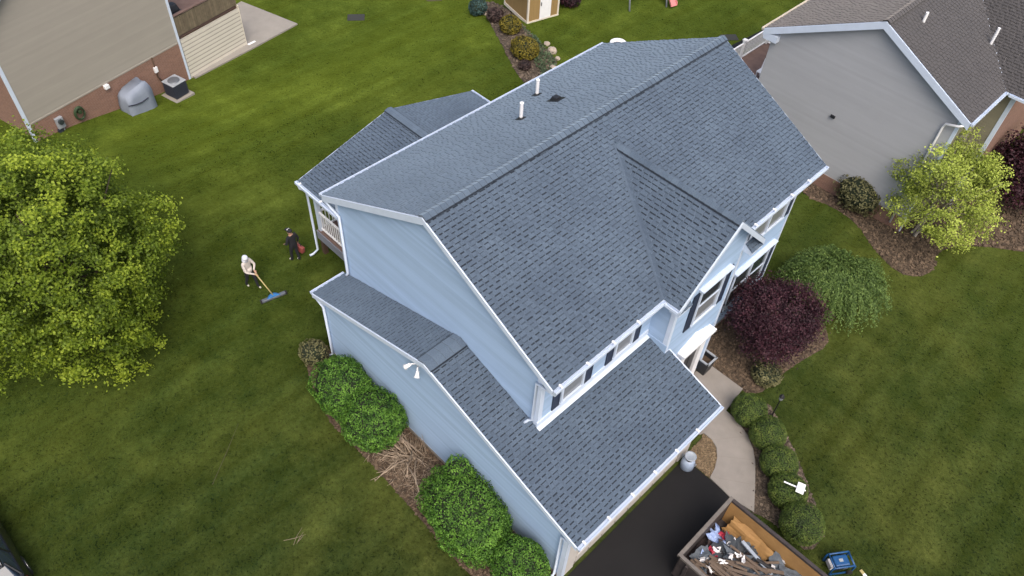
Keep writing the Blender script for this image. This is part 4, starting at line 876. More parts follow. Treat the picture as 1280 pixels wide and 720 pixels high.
# its rear deck with white railing
RD = thing('deck', (-3.4, 25.5, 0), 'brown floored deck with white railing behind the grey house', 'deck'); b = MB(); b.box(-5.15, RX0 - .02, 23.0, 28.2, .75, .92); b.build('deck_floor', 'deck_floor', RD); b = MB(); b.box(-5.0, RX0 - .1, 23.2, 28.0, -.2, .74); b.build('deck_base', 'wood_dark', RD)
for (x, y) in ((-5.05, 23.1), (-5.05, 25.55), (-5.05, 28.05), (-3.4, 28.05)): b = MB(); b.box(x - .07, x + .07, y - .07, y + .07, .92, 2.05); b.box(x - .1, x + .1, y - .1, y + .1, 2.05, 2.11); b.build('railing_post', 'white_paint', RD)
railing((-5.05, 23.2), (-5.05, 25.45), .92, RD, name='railing'); railing((-5.05, 25.65), (-5.05, 27.95), .92, RD, name='railing'); railing((-4.95, 28.05), (-3.5, 28.05), .92, RD, name='railing'); railing((-3.3, 28.05), (RX0 - .05, 28.05), .92, RD, name='railing')
t = thing('patio_chair', (-3.3, 24.9, .92), 'white patio chair on the brown deck of the grey house', 'chair'); b = MB(); b.box(-3.55, -3.05, 24.65, 25.15, 1.32, 1.37); b.build('seat', 'white_paint', t, bevel=.02); b = MB(); b.obox((-3.55, 25.1, 1.37), (.5, 0, 0), (0, .04, 0), (0, .12, .5)); b.build('backrest', 'white_paint', t, bevel=.02)
for sx in (-3.53, -3.11):
    for sy in (24.67, 25.08): b = MB(); b.box(sx, sx + .04, sy, sy + .04, .922, 1.32); b.build('leg', 'white_paint', t)

# --- garden shed
p0, p1, p2 = at(659, 29.5), at(697, 18.5), at(633, 10.5); SX = (p1 - p0); SX.z = 0; sw = SX.length; SX.normalize(); SY = V((-SX.y, SX.x, 0))
if SY.dot(p2 - p0) < 0: SY = -SY
sdp = (p2 - p0).dot(SY); SO = p0.copy(); SO.z = gz(p0.x, p0.y)
SHD = thing('garden_shed', SO, 'tan wooden garden shed with a white door and white trim', 'shed')
sb = lambda m, a, b_, c, d, e, f_: m.obox(SO + SX * a + SY * c + V((0, 0, e)), SX * (b_ - a), SY * (d - c), V((0, 0, f_ - e)))
m = MB(); sb(m, 0, sw, 0, sdp, -.1, 2.1); m.prism([SO + V((0, 0, 2.1)), SO + SX * sw + V((0, 0, 2.1)), SO + SX * sw * .5 + V((0, 0, 3.0))], SY * sdp); m.build('wall', 'tan_panel', SHD)
for k in range(7):
    if 2 <= k <= 4: continue
    m = MB(); sb(m, .1 + k * (sw - .2) / 7, .1 + (k + 1) * (sw - .2) / 7 - .02, -.012, -.001, .1, 2.05); m.build('board', 'tan_panel', SHD)
m = MB(); sb(m, sw * .38, sw * .74, -.035, -.002, .06, 1.95); dd = m.build('door', 'white_paint', SHD); m = MB(); sb(m, sw * .40, sw * .42, -.06, -.036, .9, 1.1); m.build('handle', 'black_metal', dd)
for a, b_, c, d in ((-.03, .07, -.03, .07), (sw - .07, sw + .03, -.03, .07), (-.03, .07, sdp - .07, sdp + .03)): m = MB(); sb(m, a, b_, c, d, .1, 2.1); m.build('corner_board', 'cream_siding', SHD)
m = MB(); sb(m, -.04, sw + .04, -.04, -.013, -.08, .1); sb(m, -.04, -.001, -.012, sdp + .02, -.08, .099); m.build('base_board', 'cream_siding', SHD)
m = MB()
for a, b_ in ((-.2, .5), (1.2, .5)): m.prism([SO + SX * sw * a - SY * .2 + V((0, 0, 1.95)), SO + SX * sw * b_ - SY * .2 + V((0, 0, 3.1)), SO + SX * sw * b_ + SY * (sdp + .2) + V((0, 0, 3.1)), SO + SX * sw * a + SY * (sdp + .2) + V((0, 0, 1.95))], (0, 0, .08))
m.build('roof', 'shingle_brown', SHD)
# ================================================================== TREES AND SHRUBS
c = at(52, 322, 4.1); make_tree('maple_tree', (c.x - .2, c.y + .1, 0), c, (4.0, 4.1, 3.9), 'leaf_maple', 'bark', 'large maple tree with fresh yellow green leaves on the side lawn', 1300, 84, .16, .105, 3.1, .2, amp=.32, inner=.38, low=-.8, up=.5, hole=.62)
c = at(1184, 240, 2.6); make_tree('birch_tree', (c.x - .25, c.y - .1, 0), c, (2.1, 2.2, 2.4), 'leaf_lime', 'pale_bark', 'young lime green tree with pale stems by the grey house', 430, 62, .17, .095, 8.3, .065, stems=4, limbs=44, amp=.4, inner=.35, low=-.7, hole=.3)
c = at(966, 398, 1.75); make_tree('maroon_tree', (c.x - .1, c.y, 0), c, (1.55, 1.65, 1.2), 'leaf_maroon', 'bark', 'dark maroon laceleaf maple beside the front door', 340, 95, .17, .08, 5.5, .07, limbs=18, amp=.22, inner=.45, low=-.5)
c = at(1288, 212, 1.7); c.x = max(c.x, 9.4); make_tree('plum_tree', (c.x, c.y, 0), c, (1.5, 1.9, 1.7), 'leaf_maroon', 'bark', 'dark purple leaved tree in front of the brick wing', 260, 60, .26, .13, 6.5, .1, amp=.25, inner=.4)
# weeping shrub: cascading strands
def weeping(base, rad, hgt, label):
    t = thing('weeping_shrub', base, label, 'shrub'); mb = MB(); tb = MB(); base = V(base)
    tb.tube([base - V((0, 0, .1)), base + V((.05, .03, hgt * .6)), base + V((0, 0, hgt * .95))], [.08, .06, .02], 8)
    for k in range(950):
        a = random.uniform(0, 6.283); dd = V((math.cos(a), math.sin(a), 0)); reach = random.random() ** .6 * lump(dd, 2.2, .3)
        r0 = reach * random.uniform(.35, .6); r1 = reach; z0 = hgt * math.sqrt(max(0, 1 - (r0 * .8) ** 2)) * random.uniform(.9, 1.06); drop = random.uniform(.35, .8)
        tn = random.uniform(.25, .75)
        for i in range(30):
            f_ = i / 29; rr_ = r0 + (r1 - r0) * f_ ** .75; z = z0 * (1 - .12 * f_) - drop * f_ ** 2 * hgt * .9
            p = base + V((dd.x * rr_ * rad[0], dd.y * rr_ * rad[1], max(.08, z))) + rdir() * .05
            leaf(mb, p, dd * .5 + V((0, 0, .8)) + rdir() * .7, .1 * random.uniform(.7, 1.3), min(1, max(0, tn + random.gauss(0, .14))), .45)
    tb.build('trunk', 'bark', t, smooth=True); mb.build('foliage', 'leaf_weep', t)
g = at(1033, 372); weeping((g.x, g.y, 0), (2.25, 2.4), 1.65, 'weeping green shrub with cascading branches at the front lawn edge')
SG = 'rounded shrubs along the garage wall'
p = at(432, 520); make_shrub('rounded_shrub', (-2.15, -2.05, 0), (1.15, .95, 1.0), 'leaf_shrub', 'broad bright green shrub at the rear end of the garage bed', 11500, .064, 1.3, group=SG, amp=.2, lumps=[((0, 0, .98), (1.22, 1.0, 1.03)), ((-.5, .25, .8), (.8, .7, .8))])
make_shrub('rounded_shrub', (-.55, -2.05, 0), (1.0, .95, 1.0), 'leaf_shrub', 'green shrub touching the pile of bare cut stems', 10500, .064, 4.3, group=SG, amp=.2, lumps=[((0, 0, .98), (1.06, 1.02, 1.03)), ((.35, .3, 1.0), (.65, .6, .75))])
make_shrub('rounded_shrub', (3.95, -2.05, 0), (1.5, 1.05, 1.15), 'leaf_shrub', 'largest green shrub with a pointed top against the garage wall', 16500, .064, 7.3, group=SG, amp=.2, lumps=[((0, 0, 1.05), (1.62, 1.12, 1.2)), ((-.85, .5, 1.35), (.6, .45, .95)), ((.65, -.1, .9), (1.0, .95, 1.0))])
make_shrub('rounded_shrub', (6.2, -2.0, 0), (.9, .82, 1.0), 'leaf_shrub', 'smaller green shrub with a brown bald patch near the garage corner', 9000, .062, 9.1, group=SG)
make_shrub('scraggly_shrub', (-4.5, -1.75, 0), (.55, .5, .5), 'leaf_olive', 'pale half bare shrub at the rear garage corner', 900, .09, 2.1, core='leaf_core')
SB = 'clipped round shrubs along the walk'
rl = ['clipped round shrub with brown tips closest to the lamp post', 'clipped round shrub second along the walk from the lamp post', 'clipped round shrub in the middle of the row along the walk', 'clipped round shrub with the white yard sign standing over it', 'clipped round shrub at the dumpster end of the row']
for k, ((a, b_, dz), rr_) in enumerate(zip(((937, 512, .55), (960, 541, .55), (974.5, 578, .55), (985, 613, .55), (1003, 654, .6)), (.62, .62, .62, .62, .7))):
    p = at(a, b_, dz); make_shrub('clipped_shrub', (p.x, p.y, 0), (rr_, rr_, rr_ * .92), 'leaf_box', rl[k], 8500, .042, 11 + k, amp=.06, group=SB)
p = at(962, 474); make_shrub('low_shrub', (p.x - .15, p.y - .1, 0), (.55, .6, .35), 'leaf_olive', 'low yellowish shrub under the maroon tree', 1300, .08, 3.7, core='leaf_core')
p = at(1075, 243, .7); make_shrub('olive_shrub', (p.x, p.y, 0), (1.05, .95, .85), 'leaf_olive', 'thin olive shrub against the wall of the grey house', 2200, .1, 5.7, amp=.3, core='leaf_core')
p = at(638, 32, .4); make_shrub('golden_shrub', (p.x, p.y, gz(p.x, p.y)), (.62, .6, .5), 'leaf_gold', 'golden green shrub closest to the tan shed', 1500, .1, 6.1)
p = at(656, 61, .45); make_shrub('golden_shrub', (p.x, p.y, gz(p.x, p.y)), (.85, .72, .55), 'leaf_gold', 'larger golden shrub next to the pale rocks', 2200, .1, 6.9)
p = at(619, 20, .3); make_shrub('dark_shrub', (p.x, p.y, gz(p.x, p.y)), (.5, .5, .4), 'leaf_brown', 'dark reddish brown shrub at the far end of the island bed', 900, .1, 4.9, core='maroon_core')
p = at(656, 82, .2); make_shrub('dark_shrub', (p.x, p.y, gz(p.x, p.y)), (.35, .35, .25), 'leaf_brown', 'small dark brown shrub below the larger golden shrub', 450, .08, 4.2, core='maroon_core')
p = at(597, 11, .35); make_shrub('teal_shrub', (p.x, p.y, gz(p.x, p.y)), (.55, .55, .5), 'leaf_teal', 'bluish green shrub beyond the island bed', 1000, .1, 8.9)
p = at(712, -2, .4); make_shrub('purple_shrub', (p.x, p.y, gz(p.x, p.y)), (.8, .7, .6), 'leaf_maroon', 'dark purple shrub behind the right side of the shed', 1100, .11, 3.3, core='maroon_core')
# ground cover in the island bed
gc = MB(); gp_ = px([(652, 34), (668, 44), (694, 76), (697, 90), (676, 96), (668, 80), (660, 50)])
for _ in range(3800):
    f_ = [random.random() for _ in range(2)]; x0 = min(q[0] for q in gp_); x1 = max(q[0] for q in gp_); y0 = min(q[1] for q in gp_); y1 = max(q[1] for q in gp_); x, y = x0 + (x1 - x0) * f_[0], y0 + (y1 - y0) * f_[1]
    if not inside((x, y), gp_): continue
    hgt = .12 + .14 * noise.noise(V((x * 1.3, y * 1.3, 0))); leaf(gc, V((x, y, gz(x, y) + .03 + max(.02, hgt) * random.random())), V((0, 0, 1)) + rdir() * .9, .13, .5 + .4 * noise.noise(V((x * 2, y * 2, 5))) + random.gauss(0, .12), .5)
tag(gc.build('juniper_cover', 'leaf_juniper'), 'low juniper ground cover in the island bed', kind='stuff')
def rock(x, y, s, label, seed, flat=.6):
    b = MB(); b.lathe((0, 0, 0), [(max(.02, math.cos(a)), math.sin(a)) for a in [-1.5 + .5 * i for i in range(7)]], 10)
    for i, v in enumerate(b.v):
        v = V(v); d = v.normalized(); v *= 1 + .35 * noise.noise(d * 1.7 + V((seed, 0, 0))); b.v[i] = (x + v.x * s, y + v.y * s * .8, gz(x, y) + s * flat * .5 + v.z * s * flat)
    tag(b.build('rock', 'rock', smooth=False), label, 'rock', 'edging rocks of the island bed')
for k, (a, b_, s, lb) in enumerate(((684, 56, .2, 'small pale rock above the big one at the island bed edge'), (690, 65, .3, 'largest pale boulder at the island bed edge'), (697, 74, .16, 'small rock below the boulder at the island bed edge'), (692, 86, .22, 'flat pale rock half behind the roof edge'), (607, 18, .22, 'pale rock beside the bluish green shrub'))): p = at(a, b_); rock(p.x, p.y, s, lb, k * 3.3)
p = at(712, 4.5); rock(p.x, p.y, .28, 'pale rock beside the dark purple shrub', 22.)
# cut bare stems in the garage bed
t = thing('cut_shrub', (1.15, -1.75, 0), 'bare cut down shrub with splayed brown stems by the garage wall', 'shrub')
for k in range(46):
    a = random.uniform(0, 6.283); b0 = V((.75 + random.gauss(0, .28), -1.75 + random.gauss(0, .16), .02)); ln = random.uniform(.7, 1.7); d = V((math.cos(a) - .45, math.sin(a) * .75 - .1, random.uniform(.1, .8))).normalized()
    if b0.y + d.y * ln > -1.25: d.y = -abs(d.y) * .4
    m1 = b0 + d * ln * .5 + rdir() * .07; e = b0 + d * ln + V((0, 0, -.12)) + rdir() * .12; r = random.uniform(.014, .03)
    b = MB(); b.tone = random.random(); b.tube([b0, m1, e], [r, r * .8, r * .4], 5)
    for _ in range(2): q = m1.lerp(e, random.random()); b.tube([q, q + (d + rdir() * .8) * .25], [r * .5, r * .2], 4)
    b.build('stem', 'twig', t, smooth=True)
for k in range(12):
    b = MB(); b0 = V((.9 + random.gauss(0, .2), -1.45 + random.gauss(0, .1), .02)); b.tube([b0, b0 + V((random.gauss(0, .12), random.gauss(0, .05), random.uniform(.5, 1.0)))], [.012, .004], 5); b.tone = random.random(); b.build('stem', 'twig', t)
tw = MB()
for _ in range(420):
    x, y = random.uniform(-.4, 2.5), random.uniform(-2.75, -1.3); a = random.uniform(0, 6.28); L_ = random.uniform(.08, .4); d = V((math.cos(a), math.sin(a), random.gauss(0, .15))) * L_; p = V((x, y, random.uniform(.02, .12))); tw.tube([p, p + d * .5 + rdir() * .02, p + d], [.006, .005, .003], 4, tone=random.random())
tag(tw.build('dead_twigs', 'twig'), 'litter of dead twigs under the cut down shrub', kind='stuff')
# twigs lying on the lawn
for (a, b_, lb) in ((375, 671, 'pale dry twig on the dark side lawn'), (283, 565, 'long thin brown stick lying on the side lawn')):
    p = at(a, b_); b = MB()
    for _ in range(4 if a == 375 else 1):
        d = V((random.uniform(-.15, .2), .22 + random.uniform(-.12, .12), 0)) if a == 375 else V((-.7, .9, 0)); s = p + V((random.gauss(0, .06), random.gauss(0, .06), .02)); b.tube([s - d, s + rdir() * .03 + V((0, 0, .02)), s + d], [.006, .006, .003], 5)
    tag(b.build('twig', 'twig' if a == 375 else 'bark'), lb, 'twig')
# dark mats on the far lawn
for (a, b_, w_, h_, lb) in ((445, 22, 1.0, .7, 'small dark mat lying on the far lawn'), (912, 47, .9, .6, 'dark mat on the lawn beyond the roof ridge')):
    p = at(a, b_); b = MB(); b.box(-.5 * w_, .5 * w_, -.5 * h_, .5 * h_, 0, .03, Matrix.Translation((p.x, p.y, gz(p.x, p.y) - .005)) @ Matrix.Rotation(.9, 4, 'Z')); tag(b.build('ground_mat', 'mat_dark', bevel=.01), lb, 'mat')
# mown grass as fine tufts over the lawn nearest the drone
def tufts():
    mb = MB(); polys = [drive, walk, gb, bed_r, bed_m, bed_g, bed_h, bed_b]
    boxes = [(XWB - .1, XW + .1, Y0 - .1, Y1 + .1), (GWX0 - .1, GWX1 + .1, GWY - .1, 5.3), (XW, XCW + .1, YL, YRR)]
    n = 0
    while n < 70000:
        a, b_ = random.uniform(-30, 1310), random.uniform(-10, 740); p = at(a, b_)
        if p.x < -24 and p.y < 12: continue
        if any(x0 < p.x < x1 and y0 < p.y < y1 for x0, x1, y0, y1 in boxes): n += .3; continue
        n += 1
        if any(inside((p.x, p.y), q) for q in polys): continue
        g_ = .5 + .45 * noise.noise(V((p.x * .8, p.y * .8, 2))) + random.gauss(0, .2)
        h_ = random.uniform(.02, .05); ang = random.uniform(0, 6.283); d = V((math.cos(ang), math.sin(ang), 0)) * random.uniform(.015, .04); lean = V((random.gauss(0, .04), random.gauss(0, .04), h_)); z = V((p.x, p.y, gz(p.x, p.y) - .005))
        k = len(mb.v); mb.v += [tuple(z - d), tuple(z + d), tuple(z + lean)]; mb.f.append((k, k + 1, k + 2)); mb.t.append(min(1, max(0, g_))); mb.m.append(0)
    tag(mb.build('grass', 'grass_blade'), 'short blades of mown grass on the lawn', kind='stuff')
tufts()

# ================================================================== THINGS AROUND THE HOUSE
# dumpster
DX0, DX1, DY0, DY1, DH = 9.32, 15.3, 1.42, 4.0, 1.45
D = thing('dumpster', (12.3, 2.7, .02), 'open roll off dumpster heaped with roofing debris on the driveway', 'dumpster')
b = MB(); b.box(DX0, DX1, DY0, DY1, .14, .2); b.build('floor_plate', 'rust_steel', D)
def dside(m, y, s, inner): m.box(DX0, DX1, min(y, y - s * .06), max(y, y - s * .06), .2, DH - .02)
for y, s, mt in ((DY1, 1, 'tan_liner'), (DY0, -1, 'rust_steel')):
    b = MB(); b.box(DX0 + .06, DX1, min(y, y - s * .05), max(y, y - s * .05), .2, DH - .06); w_ = b.build('side_wall', mt, D)
    b = MB(); b.box(DX0 + .05, DX1, min(y, y + s * .02) , max(y, y + s * .02), .2, DH - .06); b.build('outer_skin', 'rust_steel', w_)
    for k in range(8): b = MB(); x = DX0 + .3 + k * .72; b.box(x, x + .09, min(y + s * .02, y + s * .11), max(y + s * .02, y + s * .11), .2, DH - .1); b.build('rib', 'rust_steel', w_)
    b = MB(); b.box(DX0, DX1, min(y - s * .055, y + s * .05), max(y - s * .055, y + s * .05), DH - .06, DH + .04); b.build('top_rail', 'steel_rim' if s < 0 else 'rust_steel', w_)
b = MB(); b.box(DX0, DX0 + .05, DY0 + .05, DY1 - .05, .2, DH - .06); w_ = b.build('end_wall', 'rust_steel', D); b = MB(); b.box(DX0 - .05, DX0 + .06, DY0 - .05, DY1 + .05, DH - .058, DH + .045); b.build('top_rail', 'steel_rim', w_)
b = MB(); b.box(DX1, DX1 + .05, DY0, DY1, .2, DH); b.build('tailgate', 'rust_steel', D)
for x in (DX0 + .5, DX1 - .6):
    for y in (DY0 + .3, DY1 - .3): b = MB(); b.tube([(x, y - .1, .12), (x, y + .1, .12)], .1, 12); b.build('wheel', 'black_metal', D)
# debris: a heap surface and loose pieces
hp = lambda x, y: .55 + .32 * sstep((x - DX0 - .2) / 2.5) + .14 * noise.noise(V((x * 1.1, y * 1.2, 3))) - .42 * sstep((y - DY0 - 1.45) / .85)
m = MB(); nx, ny = 40, 18
for j in range(ny + 1):
    for i in range(nx + 1): x = DX0 + .06 + (DX1 - DX0 - .08) * i / nx; y = DY0 + .06 + (DY1 - DY0 - .12) * j / ny; m.v.append((x, y, hp(x, y) + .05 * noise.noise(V((x * 5, y * 5, 0)))))
for j in range(ny):
    for i in range(nx): k = j * (nx + 1) + i; m.f.append((k, k + 1, k + nx + 2, k + nx + 1)); m.t.append(.5); m.m.append(0)
tag(m.build('rubble', 'scrap_brown'), 'dark rubble filling the dumpster under the loose pieces', kind='stuff')
# crumpled tan board leaning on the far inner wall
def crumple(name, c, sx, sy, rz, tilt, mat, label, cat, group=None, amp=.05, n=7, th=.012, seed=0.0, ragged=.12):
    M = Matrix.Translation(c) @ Matrix.Rotation(rz, 4, 'Z') @ Matrix.Rotation(tilt[0], 4, 'X') @ Matrix.Rotation(tilt[1], 4, 'Y'); m = MB()
    P_ = {}
    for i in range(n + 1):
        for j in range(n + 1):
            u_, v_ = i / n - .5, j / n - .5; e = 1 + ragged * noise.noise(V((u_ * 4 + seed, v_ * 4, seed))) * (2 if max(abs(u_), abs(v_)) > .4 else .3)
            P_[i, j] = V((u_ * sx * e, v_ * sy * e, amp * noise.noise(V((u_ * 3.3, v_ * 3.3, seed * 2 + 1))) * 2))
    for k, dz in enumerate((th, 0)):
        for i in range(n + 1):
            for j in range(n + 1): m.v.append(tuple(M @ (P_[i, j] + V((0, 0, dz)))))
    A_ = lambda i, j, k: k * (n + 1) ** 2 + i * (n + 1) + j
    for i in range(n):
        for j in range(n):
            m.f.append((A_(i, j, 0), A_(i + 1, j, 0), A_(i + 1, j + 1, 0), A_(i, j + 1, 0))); m.f.append((A_(i, j + 1, 1), A_(i + 1, j + 1, 1), A_(i + 1, j, 1), A_(i, j, 1)))
    for i in range(n): m.f.append((A_(i, 0, 0), A_(i, 0, 1), A_(i + 1, 0, 1), A_(i + 1, 0, 0))); m.f.append((A_(i + 1, n, 0), A_(i + 1, n, 1), A_(i, n, 1), A_(i, n, 0))); m.f.append((A_(0, i + 1, 0), A_(0, i + 1, 1), A_(0, i, 1), A_(0, i, 0))); m.f.append((A_(n, i, 0), A_(n, i, 1), A_(n, i + 1, 1), A_(n, i + 1, 0)))
    m.t = [.5] * len(m.f); m.m = [0] * len(m.f)
    return tag(m.build(name, mat, bevel=0), label, cat, group)
hh_ = lambda a, b_, dz=.12: (lambda p: V((max(p.x, DX0 + .5), p.y, hp(p.x, p.y) + dz)))(at(a, b_, .75))
crumple('tan_board', V((10.4, 3.72, .6)), 1.5, .7, -.05, (1.05, -.05), 'tan_liner', 'torn tan board leaning inside the dumpster wall', 'board', amp=.04, seed=3.)
crumple('tarp', hh_(894, 670, .2), .95, .5, -.35, (.1, .15), 'tarp_blue', 'crumpled pale blue tarp lying in the dumpster corner', 'tarp', amp=.12, seed=1.2, ragged=.45)
crumple('blue_bag', hh_(864, 687, .22), .38, .42, .5, (.3, .1), 'tarp_blue', 'small blue plastic bag by the dumpster rim', 'bag', amp=.12, seed=5.2, ragged=.4)
GRP = 'torn shingle scraps in the dumpster'
big = [(905, 678, .7, .5, .2), (915, 686, .8, .45, -.4), (938, 676, .9, .6, .5), (950, 690, .95, .4, -.5), (932, 690, .8, .35, .9), (880, 700, .6, .55, .1), (868, 704, .55, .6, .4), (948, 708, .9, .35, .1), (975, 716, .9, .5, -.3), (920, 700, .7, .4, .3), (900, 692, .6, .5, -.2), (990, 724, .8, .6, .5), (960, 726, .9, .5, .9)]
for k, (a, b_, sx, sy, rz) in enumerate(big): crumple('shingle_scrap', hh_(a, b_, .13 + .05 * (k % 3)), sx, sy, rz + random.gauss(0, .3), (random.gauss(0, .22), random.gauss(0, .22)), ('scrap_mid', 'scrap_dark', 'scrap_mid')[k % 3], ('large torn mid grey shingle sheet heaped in the dumpster', 'large torn dark grey shingle sheet heaped in the dumpster', 'large torn mid grey shingle sheet heaped in the dumpster')[k % 3], 'shingle scrap', ('large mid grey sheets in the dumpster', 'large dark sheets in the dumpster', 'large mid grey sheets in the dumpster')[k % 3], amp=.06, seed=k * 1.9 + .3, ragged=.3, n=6)
for k in range(150):
    x, y = random.uniform(DX0 + .3, DX1 - .3), random.uniform(DY0 + .25, DY1 - .5); crumple('shingle_scrap', V((x, y, hp(x, y) + random.uniform(.06, .2))), random.uniform(.2, .55), random.uniform(.12, .32), random.uniform(0, 3.1), (random.gauss(0, .4), random.gauss(0, .4)), ('scrap_mid', 'scrap_dark', 'scrap_dark', 'scrap_brown')[k % 4], ('small mid grey torn shingle scrap in the dumpster', 'small dark grey torn shingle scrap in the dumpster', 'small dark grey torn shingle scrap in the dumpster', 'small blackish brown torn shingle scrap in the dumpster')[k % 4], 'shingle scrap', ('small mid grey scraps in the dumpster', 'small dark scraps in the dumpster', 'small dark scraps in the dumpster', 'small brown scraps in the dumpster')[k % 4], amp=.04, n=3, seed=k * .77, ragged=.35)
for k in range(22):
    a, b_ = random.uniform(880, 960), 0; p = hh_(random.uniform(880, 950), random.uniform(703, 726), .2); ang = -.05 + random.gauss(0, .35); L_ = random.uniform(.5, 1.5); M = Matrix.Translation(p + V((0, 0, random.uniform(0, .12)))) @ Matrix.Rotation(ang + .2, 4, 'Z') @ Matrix.Rotation(random.gauss(0, .1), 4, 'Y'); b = MB(); wd = random.uniform(.025, .055); b.box(-L_ / 2, L_ / 2, -wd, wd, -.012, .012)
    o = b.build('old_board', 'old_board'); o.matrix_world = M; tag(o, 'splintered brown board lying in the dumpster debris', 'board', 'old boards in the dumpster')
for k, (a, b_) in enumerate(((895, 689), (921, 697), (902, 706), (968, 713), (977, 700), (915, 679), (886, 714), (912, 699), (926, 703), (877, 700))):
    p = hh_(a, b_, .3); crumple('paper_scrap', p, random.uniform(.14, .28), random.uniform(.1, .16), random.uniform(0, 3), (random.gauss(0, .4), random.gauss(0, .4)), 'paper_white', 'crumpled white scrap lying on top of the dumpster debris', 'scrap', 'white scraps in the dumpster', amp=.07, n=4, seed=k * 3.1, ragged=.4)
crumple('red_rag', hh_(885, 684, .3), .3, .22, .3, (.2, .2), 'red_stuff', 'crumpled red rag lying in the dumpster', 'rag', amp=.1, n=5, seed=4.4, ragged=.4); crumple('red_wrapper', hh_(905, 668, .28), .24, .3, .9, (.2, .2), 'red_stuff', 'red wrapper beside the crumpled blue tarp', 'wrapper', amp=.1, n=5, seed=7.4, ragged=.4)
p = hh_(947, 703, .36); b = MB(); b.box(-.7, .7, -.05, .05, -.03, .03); o = b.build('metal_strip', 'galvanised'); o.matrix_world = Matrix.Translation(p) @ Matrix.Rotation(-.15, 4, 'Z') @ Matrix.Rotation(.08, 4, 'Y'); tag(o, 'long grey metal strip lying across the dumpster debris', 'metal strip')
p = hh_(975, 722, .3); b = MB(); b.tube([(-.8, 0, 0), (.8, 0, 0)], .06, 10); o = b.build('dark_pipe', 'black_metal'); o.matrix_world = Matrix.Translation(p) @ Matrix.Rotation(.15, 4, 'Z'); tag(o, 'dark pipe lying in the dumpster', 'pipe')
# milk can by the garage corner
p = at(858, 583); t = thing('milk_can', (p.x, p.y, .022), 'old pale blue metal milk can standing by the garage corner', 'milk can'); b = MB(); b.lathe((p.x, p.y, .022), [(.21, 0), (.23, .02), (.23, .3), (.2, .4), (.13, .48)], 22); b.build('body', 'enamel_blue', t, smooth=True); b = MB(); b.lathe((p.x, p.y, .5), [(.13, 0), (.12, .1), (.135, .12)], 20); b.build('neck', 'rust_steel', t, smooth=True); b = MB(); b.lathe((p.x, p.y, .62), [(.13, 0), (.19, .03), (.2, .06), (.17, .075), (.14, .05), (.02, .06)], 20); b.build('lid', 'galvanised', t, smooth=True)
for s in (-1, 1): b = MB(); b.tube([(p.x + s * .2, p.y, .44), (p.x + s * .28, p.y, .48), (p.x + s * .26, p.y, .36), (p.x + s * .22, p.y, .32)], .014, 6); b.build('handle', 'galvanised', t)
# square planter at the door
p = at(877, 463); t = thing('planter', (p.x, p.y, .06), 'tall square black planter beside the front door', 'planter'); zb = .06; b = MB()
w0, w1, hh2 = .2, .27, .72
for (ax, ay) in ((1, 0), (-1, 0), (0, 1), (0, -1)):
    T_ = V((-ay, ax, 0)); Nn = V((ax, ay, 0)); c0 = V((p.x, p.y, zb)); m = MB(); m.hexa([c0 + Nn * w0 - T_ * w0, c0 + Nn * w0 + T_ * w0, c0 + Nn * (w0 - .03) + T_ * (w0 - .03), c0 + Nn * (w0 - .03) - T_ * (w0 - .03)] + [c0 + V((0, 0, hh2)) + q for q in (Nn * w1 - T_ * w1, Nn * w1 + T_ * w1, Nn * (w1 - .04) + T_ * (w1 - .04), Nn * (w1 - .04) - T_ * (w1 - .04))]); m.build('side', 'black_plastic', t)
    m = MB(); m.obox(c0 + V((0, 0, hh2)) + Nn * (w1 - .05) - T_ * (w1 + .02 * (ax != 0)), Nn * .07, T_ * (2 * w1 + .04 * (ax != 0)), V((0, 0, .05))); m.build('rim', 'ac_top', t)
m = MB(); m.box(p.x - w0 - .03, p.x + w0 + .03, p.y - w0 - .03, p.y + w0 + .03, zb + .4, zb + .52); m.build('soil', 'mulch', t)
# lamp post
p = at(964, 521); t = thing('lamp_post', (p.x, p.y, 0), 'slim black lamp post standing behind the clipped shrubs', 'lamp post'); b = MB(); b.lathe((p.x, p.y, -.05), [(.06, 0), (.05, .15), (.025, .2), (.022, 1.1), (.03, 1.12)], 12); b.build('post', 'black_metal', t, smooth=True)
b = MB(); b.lathe((p.x, p.y, 1.07), [(.04, 0), (.07, .05), (.08, .2)], 8); b.build('lantern_glass', 'pane_blind', t); b = MB(); b.lathe((p.x, p.y, 1.27), [(.1, 0), (.09, .02), (.05, .08), (.012, .12), (.01, .16)], 8); b.build('lantern_cap', 'black_metal', t)
# yard sign fallen across a clipped shrub
fo, tp, pc = at(980, 602, 1.16), at(1007, 613.5, 1.2), at(1000.5, 611, 1.2); ax = (tp - fo).normalized(); t = thing('yard_sign', fo, 'small white yard sign fallen across the top of a clipped shrub', 'sign')
b = MB(); b.tube([fo, tp], .026, 8); b.build('post', 'white_paint', t)
sx_ = V((0, 0, 1)).cross(ax).normalized(); nn_ = ax.cross(sx_).normalized(); b = MB(); b.obox(pc - ax * .12 - sx_ * .19 + nn_ * .03, ax * .24, sx_ * .38, nn_ * .02); pn = b.build('panel', 'white_paint', t, bevel=.005)
for a, w_ in ((-.05, .2), (.0, .25), (.05, .16)): b = MB(); b.obox(pc + ax * a - sx_ * w_ * .5 + nn_ * .0505, ax * .014, sx_ * w_, nn_ * .002); b.build('printed_line', 'ac_top', pn)
